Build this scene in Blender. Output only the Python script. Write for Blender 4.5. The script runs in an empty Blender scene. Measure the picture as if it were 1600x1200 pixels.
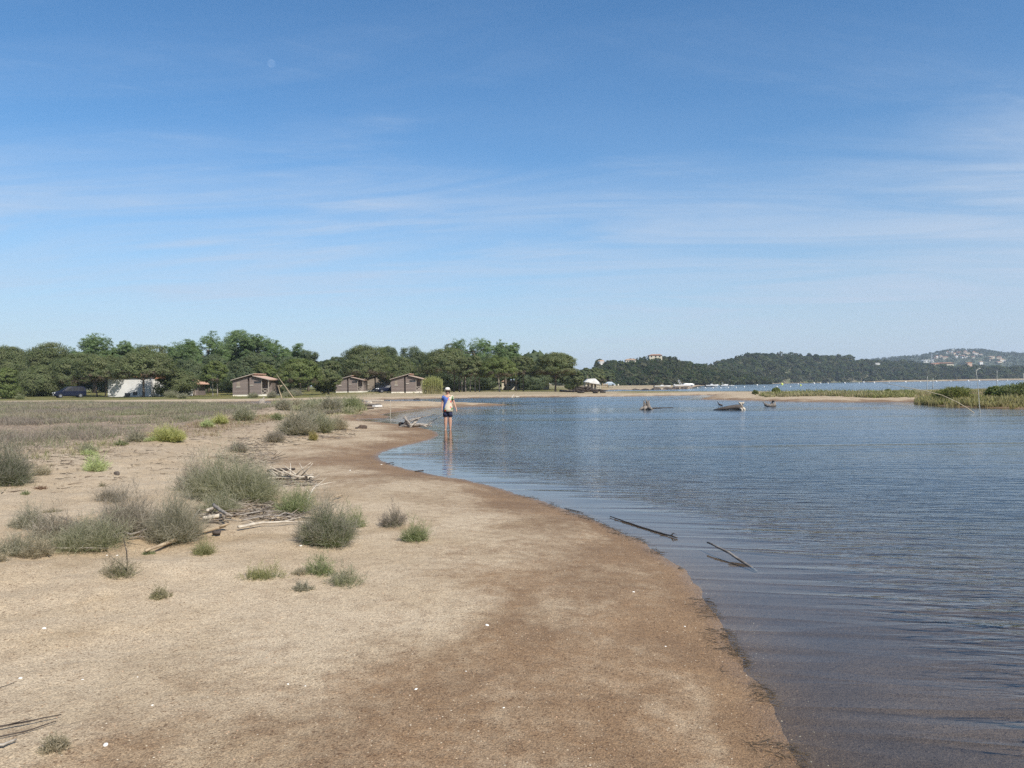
import bpy, bmesh, math, random
import numpy as np
from mathutils import Vector, Matrix

R = math.radians
rng = np.random.default_rng(7)
random.seed(7)
scene = bpy.context.scene
COL = scene.collection

# ------------------------------------------------------------------ camera model
CAMZ, F, ROLL, PITCH = 1.70, 1200.0, 0.0125, 2.0 / 1200.0
r_ = Vector((math.cos(ROLL), 0, -math.sin(ROLL)))
f_ = Vector((0, math.cos(PITCH), math.sin(PITCH)))
u_ = r_.cross(f_).normalized()
f_ = u_.cross(r_).normalized()

def ray(px, py):
    d = r_ * ((px - 800) / F) + u_ * ((600 - py) / F) + f_
    return d / d.y                       # per metre of depth

def on_plane(px, py, z=0.0):
    d = ray(px, py)
    t = (z - CAMZ) / d.z
    return (d.x * t, t)

def yh(px):
    return 602 - ROLL * (px - 800)

def pt(px, py, depth):
    d = ray(px, py)
    return Vector((d.x * depth, depth, CAMZ + d.z * depth))

# ------------------------------------------------------------------ noise / maths
def _hash(i, j, s=0):
    n = (i * 374761393 + j * 668265263 + s * 974711) & 0x7fffffff
    n = ((n ^ (n >> 13)) * 1274126177) & 0x7fffffff
    return ((n ^ (n >> 16)) & 0xffff) / 65535.0

def vnoise(x, y, s=0):
    x = np.asarray(x, float); y = np.asarray(y, float)
    i = np.floor(x).astype(np.int64); j = np.floor(y).astype(np.int64)
    fx = x - i; fy = y - j
    fx = fx * fx * (3 - 2 * fx); fy = fy * fy * (3 - 2 * fy)
    a = _hash(i, j, s); b = _hash(i + 1, j, s); c = _hash(i, j + 1, s); d = _hash(i + 1, j + 1, s)
    return (a + (b - a) * fx) * (1 - fy) + (c + (d - c) * fx) * fy

def fbm(x, y, o=4, s=0):
    t = 0; a = .5; x = np.asarray(x, float); y = np.asarray(y, float)
    for k in range(o):
        t = t + a * vnoise(x * 2 ** k + 17 * k, y * 2 ** k - 9 * k, s + k); a *= .5
    return t / (1 - .5 ** o)

def sstep(a, b, x):
    t = np.clip((x - a) / (b - a), 0, 1)
    return t * t * (3 - 2 * t)

# ------------------------------------------------------------------ shorelines
W1 = [(-40, -12), (-1.6, -12), (0.4, -6), (1.1, -2), (1.35, 0), (1.4, 1.5), (1.36, 2.6)]
W1 = W1[2:]
W1 += [on_plane(*p) for p in [(1245,1200),(1215,1140),(1188,1090),(1160,1040),(1138,990),(1110,945),(1085,905),(1040,870),
    (1000,845),(950,820),(880,797),(820,775),(760,760),(720,750),(680,743),(640,735),(610,727),(592,720),(586,713),(595,706),
    (620,699),(650,692),(675,686),(684,680),(680,675),(668,671),(648,667),(620,663),(590,660),(565,657.5),(556,655.5),(575,654.2),
    (600,653.6),(608,651.5),(600,649.5),(592,648.3),(600,646.5),(620,643.5),(640,640.5),(665,638),(700,636),(740,634.6),(775,633.4),
    (790,632.6),(775,631.6),(740,631.0),(700,631),(650,631.2),(600,631.4),(560,631.8),(520,632.5),(480,633),(440,633.8),(400,633.8),(345,632.5),
    (325,630.5),(340,628.6),(400,627.4),(470,626),(530,625),(600,624),(660,623),(700,622.3),(760,621.2),(820,620.4),(880,619.9),
    (960,619.6),(1010,618.8),(1060,618),(1100,617.2),(1118,616.8),(1112,618.4),(1106,621),(1090,624),(1125,624.8),(1160,625.6),(1250,627.6),
    (1340,628.4),(1420,628.2),(1428,630),(1440,632),(1500,635.5),(1560,637),(1600,638.5)]]
W1 += [(45, 42), (90, 36), (160, 20), (160, -12), (2.0, -12)]
W2 = [on_plane(*p) for p in [(928,610.6),(945,613),(975,613.3),(1010,613.0),(1045,612.3),(1090,612.8),(1160,613.4),(1300,613.2),(1430,611),(1600,608),(1800,604)]]
W2 += [(1500, 130), (1500, 1080)]
W2 += [on_plane(*p) for p in [(1850,591.0),(1600,594.1),(1500,595.3),(1400,596.6),(1320,597.5),(1250,598.7),(1160,600.2),(1110,601.6),
    (1090,603.2),(1082,605.6),(1075,607.6),(1040,608.8),(1000,609.2),(960,608.6)]]

def poly_sd(poly, x, y):
    """unsigned distance and inside flag, vectorised"""
    P = np.array(poly, float); Q = np.roll(P, -1, axis=0)
    D = np.full(x.shape, 1e18); inside = np.zeros(x.shape, bool)
    for (ax, ay), (bx, by) in zip(P, Q):
        ex, ey = bx - ax, by - ay
        L = ex * ex + ey * ey + 1e-12
        t = np.clip(((x - ax) * ex + (y - ay) * ey) / L, 0, 1)
        D = np.minimum(D, (x - ax - t * ex) ** 2 + (y - ay - t * ey) ** 2)
        c = ((ay > y) != (by > y))
        if c.any():
            xi = ax + (y - ay) * ex / (ey if abs(ey) > 1e-12 else 1e-12)
            inside ^= c & (x < xi)
    return np.sqrt(D), inside

def shore(x, y):
    """signed distance to the waterline, positive on land"""
    x = np.asarray(x, float); y = np.asarray(y, float)
    d1, i1 = poly_sd(W1, x, y); d2, i2 = poly_sd(W2, x, y)
    d = np.where(i1, -d1, np.where(i2, -d2, np.minimum(d1, d2)))
    rr = np.hypot(x, y)
    amp = np.clip(rr * .010, .03, .5)
    d = d + amp * (fbm(x * 1.6 / np.clip(rr * .08, 1, 6), y * 1.6 / np.clip(rr * .08, 1, 6), 4, 3) - .5) * 2.0
    d = d + .11 * (fbm(x * 3.1, y * 3.1, 3, 77) - .5) * np.clip(8 / np.maximum(rr, 1), .25, 1)
    return d

def terrain(x, y, s=None):
    x = np.asarray(x, float); y = np.asarray(y, float)
    if s is None: s = shore(x, y)
    sp = np.maximum(s, 0); sn = np.maximum(-s, 0)
    far = sstep(92, 112, y)
    bar = sstep(14, 20, x) * sstep(30, 44, y) * (1 - sstep(140, 200, y))
    near = (1 - far) * (1 - bar)
    z = .26 * (1 - np.exp(-sp / 2.2))
    z = z + near * .20 * sstep(2.5, 7, sp)
    z = z + far * (.26 * sstep(6, 30, sp) + .65 * sstep(30, 90, sp)) * (1 - .7 * bar)
    z = z + bar * .13 * sstep(3, 14, sp)
    # dune relief
    z = z + near * sstep(1.0, 4.5, sp) * ((fbm(x * .45, y * .45, 4, 11) - .5) * .16)
    z = z + near * sstep(2.8, 5, sp) * (1 - sstep(26, 40, y)) * ((fbm(x * 2.6, y * 2.6, 3, 21) - .5) * .10)
    z = z + sstep(.0, .6, sp) * (fbm(x * 1.3, y * 1.3, 3, 5) - .5) * .025
    z = z - .75 * (1 - np.exp(-sn / 14.0))
    z = z + (sn > 0) * sstep(.3, 2, sn) * (fbm(x * .6, y * .6, 3, 8) - .5) * .05
    z = z + 2.0 * sstep(300, 900, np.hypot(x, y)) * sstep(5, 80, sp)
    return z

def th(x, y):
    return float(terrain(np.array([x]), np.array([y]))[0])

_DS = np.geomspace(1.6, 1500, 1600)
def gp(px, py):
    """where the ray through a pixel meets the ground or the water"""
    d = ray(px, py)
    z = CAMZ + d.z * _DS
    h = np.maximum(terrain(d.x * _DS, _DS), 0.0)
    k = int(np.argmax(z < h))
    if k == 0: k = len(_DS) - 1
    a, b = _DS[k - 1], _DS[k]
    ga, gb = z[k - 1] - h[k - 1], z[k] - h[k]
    t = a + (b - a) * ga / (ga - gb + 1e-12)
    x = d.x * t
    return Vector((x, t, th(x, t)))

def at(px, depth):
    x = ray(px, yh(px))
    x = x.x * depth
    return Vector((x, depth, th(x, depth)))

def mpp(depth): return depth / F

# ------------------------------------------------------------------ materials
def new_mat(name):
    m = bpy.data.materials.new(name); m.use_nodes = True
    nt = m.node_tree; b = nt.nodes['Principled BSDF']
    return m, nt, b

def N(nt, t, **kw):
    n = nt.nodes.new(t)
    for k, v in kw.items():
        if k.startswith('i_'): n.inputs[k[2:].replace('_', ' ')].default_value = v
        else: setattr(n, k, v)
    return n

def rgb(c): return (c[0], c[1], c[2], 1)

def mixc(nt, fac, a, b, blend='MIX'):
    n = nt.nodes.new('ShaderNodeMix'); n.data_type = 'RGBA'; n.blend_type = blend
    for sock, v in ((n.inputs[0], fac), (n.inputs[6], a), (n.inputs[7], b)):
        if hasattr(v, 'links') or hasattr(v, 'is_linked'): nt.links.new(v, sock)
        elif isinstance(v, (int, float)): sock.default_value = v
        else: sock.default_value = rgb(v)
    return n.outputs[2]

def math_(nt, op, a, b=0.0, c=None, clamp=False):
    n = nt.nodes.new('ShaderNodeMath'); n.operation = op; n.use_clamp = clamp
    for i, v in enumerate((a, b, c)):
        if v is None: continue
        if hasattr(v, 'is_linked'): nt.links.new(v, n.inputs[i])
        else: n.inputs[i].default_value = v
    return n.outputs[0]

def mrange(nt, v, a, b, c=0.0, d=1.0):
    n = nt.nodes.new('ShaderNodeMapRange'); n.interpolation_type = 'SMOOTHSTEP'
    nt.links.new(v, n.inputs[0])
    n.inputs[1].default_value = a; n.inputs[2].default_value = b
    n.inputs[3].default_value = c; n.inputs[4].default_value = d
    return n.outputs[0]

def noise(nt, vec, scale, detail=4, rough=.55, dist=0.0, mapping=None, rot=None):
    if mapping or rot:
        if rot:                          # turn first, then stretch along the turned axes
            mr = nt.nodes.new('ShaderNodeMapping'); mr.inputs['Rotation'].default_value = rot
            nt.links.new(vec, mr.inputs[0]); vec = mr.outputs[0]
        if mapping:
            mp = nt.nodes.new('ShaderNodeMapping'); mp.inputs['Scale'].default_value = mapping
            nt.links.new(vec, mp.inputs[0]); vec = mp.outputs[0]
    n = nt.nodes.new('ShaderNodeTexNoise')
    n.inputs['Scale'].default_value = scale; n.inputs['Detail'].default_value = detail
    n.inputs['Roughness'].default_value = rough; n.inputs['Distortion'].default_value = dist
    nt.links.new(vec, n.inputs['Vector'])
    return n.outputs[0]

def coords(nt, which='Object'):
    return nt.nodes.new('ShaderNodeTexCoord').outputs[which]

_mats = {}
def simple(name, c1, c2=None, rough=.8, scale=4, mapping=None, bump=0.0, metallic=0, spec=.3):
    """a surface of two tones broken up by noise"""
    if name in _mats: return _mats[name]
    m, nt, b = new_mat(name)
    c2 = c2 or tuple(x * .75 for x in c1)
    v = coords(nt)
    n = noise(nt, v, scale, 5, .6, .3, mapping)
    nt.links.new(mixc(nt, mrange(nt, n, .35, .65), c1, c2), b.inputs['Base Color'])
    b.inputs['Roughness'].default_value = rough; b.inputs['Metallic'].default_value = metallic
    b.inputs['Specular IOR Level'].default_value = spec
    if bump:
        bn = N(nt, 'ShaderNodeBump'); bn.inputs['Distance'].default_value = bump; bn.inputs['Strength'].default_value = 1
        nt.links.new(n, bn.inputs['Height']); nt.links.new(bn.outputs[0], b.inputs['Normal'])
    _mats[name] = m
    return m

def leaf_mat(name, transl=.25, rough=.7):
    """leaf and twig surfaces: own colour from the 'tint' attribute, some light passing through"""
    if name in _mats: return _mats[name]
    m, nt, b = new_mat(name)
    a = N(nt, 'ShaderNodeAttribute', attribute_name='tint')
    v = coords(nt)
    n = noise(nt, v, 1.3, 3)
    col = mixc(nt, 1.0, a.outputs['Color'], mixc(nt, n, (.8, .8, .8), (1.15, 1.15, 1.1)), 'MULTIPLY')
    nt.links.new(col, b.inputs['Base Color'])
    b.inputs['Roughness'].default_value = rough; b.inputs['Specular IOR Level'].default_value = .15
    if transl:
        t = N(nt, 'ShaderNodeBsdfTranslucent'); nt.links.new(mixc(nt, 1.0, col, (1.5, 1.55, 1.0), 'MULTIPLY'), t.inputs[0])
        mx = N(nt, 'ShaderNodeMixShader'); mx.inputs[0].default_value = transl
        nt.links.new(b.outputs[0], mx.inputs[1]); nt.links.new(t.outputs[0], mx.inputs[2])
        nt.links.new(mx.outputs[0], nt.nodes['Material Output'].inputs[0])
    _mats[name] = m
    return m

# ------------------------------------------------------------------ object helpers
def tag(o, label=None, cat=None, group=None, kind=None):
    if label: o['label'] = label
    if cat: o['category'] = cat
    if group: o['group'] = group
    if kind: o['kind'] = kind
    return o

def empty(name, loc, rz=0.0, label=None, cat=None, group=None):
    o = bpy.data.objects.new(name, None); COL.objects.link(o)
    o.location = loc; o.rotation_euler = (0, 0, rz); o.empty_display_size = .3
    return tag(o, label, cat, group)

def link(name, me, parent=None, mat=None):
    o = bpy.data.objects.new(name, me); COL.objects.link(o)
    if parent: o.parent = parent
    if mat is not None:
        me.materials.clear(); me.materials.append(mat)
    return o

def quads_mesh(name, V, tint=None, nv=4, smooth=False):
    """V: (n*nv,3) – every nv vertices make one face"""
    V = np.asarray(V, np.float32); n = len(V) // nv
    me = bpy.data.meshes.new(name)
    me.vertices.add(n * nv); me.vertices.foreach_set('co', V.ravel())
    me.loops.add(n * nv); me.loops.foreach_set('vertex_index', np.arange(n * nv, dtype=np.int32))
    me.polygons.add(n); me.polygons.foreach_set('loop_start', np.arange(0, n * nv, nv, dtype=np.int32))
    me.update(calc_edges=True)
    if tint is not None:
        a = me.attributes.new('tint', 'FLOAT_COLOR', 'POINT')
        t = np.ones((n * nv, 4), np.float32)
        tint = np.asarray(tint, np.float32)
        t[:, :3] = np.repeat(tint, nv, axis=0) if len(tint) == n else tint
        a.data.foreach_set('color', t.ravel())
    return me

class MB:
    """collects shapes into one mesh"""
    def __init__(s): s.v = []; s.f = []
    def add(s, vs, fs):
        k = len(s.v); s.v += [tuple(v) for v in vs]; s.f += [tuple(i + k for i in f) for f in fs]
    def box(s, x0, x1, y0, y1, z0, z1, M=None):
        vs = [Vector((x, y, z)) for x in (x0, x1) for y in (y0, y1) for z in (z0, z1)]
        if M: vs = [M @ v for v in vs]
        s.add(vs, [(0,1,3,2),(4,6,7,5),(0,4,5,1),(2,3,7,6),(0,2,6,4),(1,5,7,3)])
    def prism(s, poly, y0, y1):
        """polygon in x,z pushed along y"""
        n = len(poly)
        vs = [(x, y0, z) for x, z in poly] + [(x, y1, z) for x, z in poly]
        fs = [tuple(range(n)), tuple(range(2 * n - 1, n - 1, -1))]
        fs += [(i, i + n, (i + 1) % n + n, (i + 1) % n) for i in range(n)]
        s.add(vs, fs)
    def tube(s, pts, rad, n=7, cap=True, wob=0.0):
        pts = [Vector(p) for p in pts]
        if isinstance(rad, (int, float)): rad = [rad] * len(pts)
        rings = []
        ref = Vector((.31, .17, .93))
        for i, p in enumerate(pts):
            t = (pts[min(i + 1, len(pts) - 1)] - pts[max(i - 1, 0)])
            if t.length < 1e-9: t = Vector((0, 0, 1))
            t.normalize()
            a = t.cross(ref)
            if a.length < 1e-3: a = t.cross(Vector((1, 0, 0)))
            a.normalize(); b = t.cross(a)
            rr = rad[i]
            rings.append([p + (a * math.cos(2 * math.pi * k / n) + b * math.sin(2 * math.pi * k / n)) * rr * (1 + wob * (random.random() - .5)) for k in range(n)])
        vs = [v for r in rings for v in r]; fs = []
        for i in range(len(rings) - 1):
            for k in range(n):
                fs.append((i * n + k, i * n + (k + 1) % n, (i + 1) * n + (k + 1) % n, (i + 1) * n + k))
        if cap:
            fs.append(tuple(range(n - 1, -1, -1))); L = (len(rings) - 1) * n; fs.append(tuple(range(L, L + n)))
        s.add(vs, fs)
    def loft(s, rings, cap=True):
        n = len(rings[0]); vs = [v for r in rings for v in r]; fs = []
        for i in range(len(rings) - 1):
            for k in range(n):
                fs.append((i * n + k, i * n + (k + 1) % n, (i + 1) * n + (k + 1) % n, (i + 1) * n + k))
        if cap:
            fs.append(tuple(range(n - 1, -1, -1))); L = (len(rings) - 1) * n; fs.append(tuple(range(L, L + n)))
        s.add(vs, fs)
    def ball(s, c, r, nu=10, nv=7):
        c = Vector(c); r = r if hasattr(r, '__len__') else (r, r, r)
        rings = []
        for i in range(nv + 1):
            ph = -math.pi / 2 + math.pi * i / nv
            ph = max(-1.5, min(1.5, ph))
            rings.append([c + Vector((r[0] * math.cos(ph) * math.cos(2 * math.pi * k / nu), r[1] * math.cos(ph) * math.sin(2 * math.pi * k / nu), r[2] * math.sin(ph))) for k in range(nu)])
        s.loft(rings)
    def build(s, name, mat, parent=None, smooth=False, bevel=0.0):
        me = bpy.data.meshes.new(name); me.from_pydata(s.v, [], s.f); me.update()
        bm = bmesh.new(); bm.from_mesh(me); bmesh.ops.recalc_face_normals(bm, faces=bm.faces); bm.to_mesh(me); bm.free()
        if smooth: me.polygons.foreach_set('use_smooth', [True] * len(me.polygons))
        o = link(name, me, parent, mat)
        if bevel:
            md = o.modifiers.new('bevel', 'BEVEL'); md.width = bevel; md.segments = 2; md.limit_method = 'ANGLE'
        return o

def rvec(n, k=None):
    g = (k or rng).normal(size=(n, 3)); return g / np.linalg.norm(g, axis=1, keepdims=True)

def leaf_quads(P, Nrm, a, b, k=rng):
    """one small leaf face at each point, facing Nrm, half sizes a,b"""
    n = len(P)
    t = np.cross(Nrm, rvec(n, k)); t /= np.linalg.norm(t, axis=1, keepdims=True) + 1e-9
    w = np.cross(Nrm, t)
    a = np.broadcast_to(np.asarray(a), (n,))[:, None]; b = np.broadcast_to(np.asarray(b), (n,))[:, None]
    V = np.stack([P - t * a, P - w * b * .9, P + t * a, P + w * b * .9], axis=1)
    return V.reshape(-1, 3)

def blades(P, D, L, w, bend=.25, k=rng):
    """ribbons of two quads from P along D"""
    n = len(P)
    L = np.broadcast_to(np.asarray(L), (n,))[:, None]; w = np.broadcast_to(np.asarray(w), (n,))[:, None]
    side = np.cross(D, rvec(n, k)); side /= np.linalg.norm(side, axis=1, keepdims=True) + 1e-9
    mid = P + D * L * .55
    out = D.copy(); out[:, 2] *= .5
    tip = mid + (D * .45 + rvec(n, k) * bend * .35) * L
    tip[:, 2] -= 0
    A = np.stack([P - side * w, P + side * w, mid + side * w * .8, mid - side * w * .8], axis=1)
    B = np.stack([mid - side * w * .8, mid + side * w * .8, tip + side * w * .25, tip - side * w * .25], axis=1)
    return A, B, mid, tip

# ------------------------------------------------------------------ world / sun
SUN_EL, SUN_AZ = R(45), R(143)           # azimuth clockwise from +Y
to_sun = Vector((math.sin(SUN_AZ) * math.cos(SUN_EL), math.cos(SUN_AZ) * math.cos(SUN_EL), math.sin(SUN_EL)))

world = bpy.data.worlds.new("World"); scene.world = world; world.use_nodes = True
nt = world.node_tree; bg = nt.nodes['Background']
sky = nt.nodes.new('ShaderNodeTexSky'); sky.sky_type = 'NISHITA'; sky.sun_disc = False
sky.sun_elevation = SUN_EL; sky.sun_rotation = SUN_AZ
sky.air_density = 1.0; sky.dust_density = .6; sky.ozone_density = 3.5; sky.altitude = 0
dirv = nt.nodes.new('ShaderNodeTexCoord').outputs['Generated']
sep = nt.nodes.new('ShaderNodeSeparateXYZ'); nt.links.new(dirv, sep.inputs[0])
zz = math_(nt, 'MAXIMUM', sep.outputs[2], 0.0)
zo = math_(nt, 'ADD', zz, .10)
comb = nt.nodes.new('ShaderNodeCombineXYZ')
nt.links.new(math_(nt, 'DIVIDE', sep.outputs[0], zo), comb.inputs[0])
nt.links.new(math_(nt, 'DIVIDE', sep.outputs[1], zo), comb.inputs[1])
cv = comb.outputs[0]
big = noise(nt, cv, .55, 3, .5, .4, (1.0, .8, 1), (0, 0, R(-12)))
wisp = noise(nt, cv, 1.1, 7, .62, .9, (.55, 2.2, 1), (0, 0, R(8)))
fine = noise(nt, cv, 2.4, 8, .65, 1.2, (.6, 2.6, 1), (0, 0, R(-20)))
band = mrange(nt, zz, .02, .12, 0.45, 1.0)
band2 = mrange(nt, zz, .46, .20, .25, 1.0)
w1 = mrange(nt, wisp, .40, .74)
w2 = mrange(nt, fine, .42, .75, .35, 1.0)
den = math_(nt, 'MULTIPLY', math_(nt, 'MULTIPLY', w1, w2), mrange(nt, big, .32, .6, .15, 1.0))
den = math_(nt, 'ADD', den, math_(nt, 'MULTIPLY', mrange(nt, big, .4, .7), .22))
den = math_(nt, 'MULTIPLY', math_(nt, 'MULTIPLY', den, band), band2)
den = math_(nt, 'MULTIPLY', den, .62, clamp=True)
cl = mixc(nt, den, sky.outputs[0], (5.2, 5.9, 7.0))
hs = N(nt, 'ShaderNodeHueSaturation'); hs.inputs['Saturation'].default_value = 1.22; hs.inputs['Hue'].default_value = .498; hs.inputs['Value'].default_value = 1.02; nt.links.new(sky.outputs[0], hs.inputs['Color'])
veil = mixc(nt, mrange(nt, zz, .0, .30, .62, 0.0), hs.outputs[0], (2.95, 3.80, 5.0))
az = math_(nt, 'DIVIDE', sep.outputs[0], math_(nt, 'MAXIMUM', sep.outputs[1], .05))
sheet_ = mrange(nt, math_(nt, 'ADD', math_(nt, 'SUBTRACT', az, math_(nt, 'MULTIPLY', zz, 2.7)), math_(nt, 'MULTIPLY', math_(nt, 'SUBTRACT', wisp, .5), .9)), -.30, .45)
sheet2 = math_(nt, 'MULTIPLY', mrange(nt, math_(nt, 'ABSOLUTE', math_(nt, 'SUBTRACT', zz, .17)), .13, .0), mrange(nt, wisp, .30, .66))
den = math_(nt, 'ADD', math_(nt, 'MULTIPLY', den, .85), math_(nt, 'ADD', math_(nt, 'MULTIPLY', sheet_, .34), math_(nt, 'MULTIPLY', sheet2, .40)), clamp=True)
cl = mixc(nt, den, veil, (3.75, 4.5, 5.6))
nt.links.new(cl, bg.inputs[0]); bg.inputs[1].default_value = .086

sl = bpy.data.lights.new('sun', 'SUN'); sl.energy = 3.7; sl.angle = R(.53); sl.color = (1, .95, .87)
so = bpy.data.objects.new('sun', sl); COL.objects.link(so)
so.rotation_euler = (-to_sun).to_track_quat('-Z', 'Y').to_euler()
so.location = to_sun * 200

cam = bpy.data.cameras.new('camera'); co = bpy.data.objects.new('camera', cam); COL.objects.link(co)
cam.sensor_width = 36; cam.lens = 27; cam.clip_start = .05; cam.clip_end = 30000
M = Matrix((r_, u_, -f_)).transposed().to_4x4(); M.translation = (0, 0, CAMZ)
co.matrix_world = M
scene.camera = co
scene.view_settings.view_transform = 'Standard'; scene.view_settings.look = 'None'
scene.view_settings.exposure = 0.75; scene.view_settings.gamma = 1
scene.cycles.max_bounces = 8; scene.cycles.transparent_max_bounces = 12
scene.cycles.use_denoising = False
try:
    scene.cycles.denoiser = 'OPENIMAGEDENOISE'; scene.cycles.denoising_input_passes = 'RGB_ALBEDO_NORMAL'
except Exception: pass
scene.cycles.caustics_reflective = False; scene.cycles.caustics_refractive = False

# ------------------------------------------------------------------ ground and water sheets
angs = np.unique(np.concatenate([np.arange(-44, 44.01, .17), np.arange(-180, -44, 4), np.arange(44, 180, 4)]))
rads = np.concatenate([np.geomspace(.25, 1.5, 14)[:-1], np.geomspace(1.5, 400, 430)[:-1], np.geomspace(400, 6000, 45)])
A, RR = np.meshgrid(np.radians(angs), rads)
GX = np.sin(A) * RR; GY = np.cos(A) * RR
S = shore(GX.ravel(), GY.ravel())
GZ = terrain(GX.ravel(), GY.ravel(), S)
nr, na = A.shape
idx = np.arange(nr * na).reshape(nr, na)
nxt = np.roll(idx, -1, axis=1)
Q = np.stack([idx[:-1], nxt[:-1], nxt[1:], idx[1:]], axis=-1).reshape(-1, 4)

def sheet(name, co_, quads, attrs, mat):
    used, inv = np.unique(quads.ravel(), return_inverse=True)
    me = bpy.data.meshes.new(name)
    me.vertices.add(len(used)); me.vertices.foreach_set('co', co_[used].astype(np.float32).ravel())
    n = len(quads)
    me.loops.add(n * 4); me.loops.foreach_set('vertex_index', inv.astype(np.int32).ravel()[::1])
    me.polygons.add(n); me.polygons.foreach_set('loop_start', np.arange(0, n * 4, 4, dtype=np.int32))
    me.polygons.foreach_set('use_smooth', np.ones(n, bool))
    me.update(calc_edges=True)
    for k, v in attrs.items():
        a = me.attributes.new(k, 'FLOAT', 'POINT'); a.data.foreach_set('value', v[used].astype(np.float32))
    me.flip_normals() if me.polygons[0].normal.z < 0 else None
    return link(name, me, None, mat)

gx, gy = GX.ravel(), GY.ravel()
wetn = fbm(gx * .9, gy * .55, 5, 31)
wet = sstep(3.9, -.5, S + (wetn - .5) * 4.2) * (S > -.2) * (1 - sstep(75, 110, gy) * .55)
wet = np.maximum(wet, sstep(.55, .2, S))
green = sstep(95, 108, gy) * sstep(5, 10, S + (fbm(gx * .12, gy * .12, 4, 41) - .5) * 12) * (1 - sstep(6, 40, gx) * .75)
barm = sstep(14, 20, gx) * sstep(38, 46, gy) * (1 - sstep(130, 190, gy))
green = green * (1 - .72 * sstep(-34, -20, gx) * (1 - sstep(150, 170, gy)))
green = np.maximum(green * (1 - barm), barm * sstep(6, 12, S + (fbm(gx * .2, gy * .2, 4, 43) - .5) * 9) * .8)
scrub = sstep(12, 20, gy) * (1 - sstep(62, 80, gy)) * sstep(-2, -12, gx - (gy - 30) * .02) * sstep(2.5, 8, S)
near_m = 1 - sstep(26, 40, gy)

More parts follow.
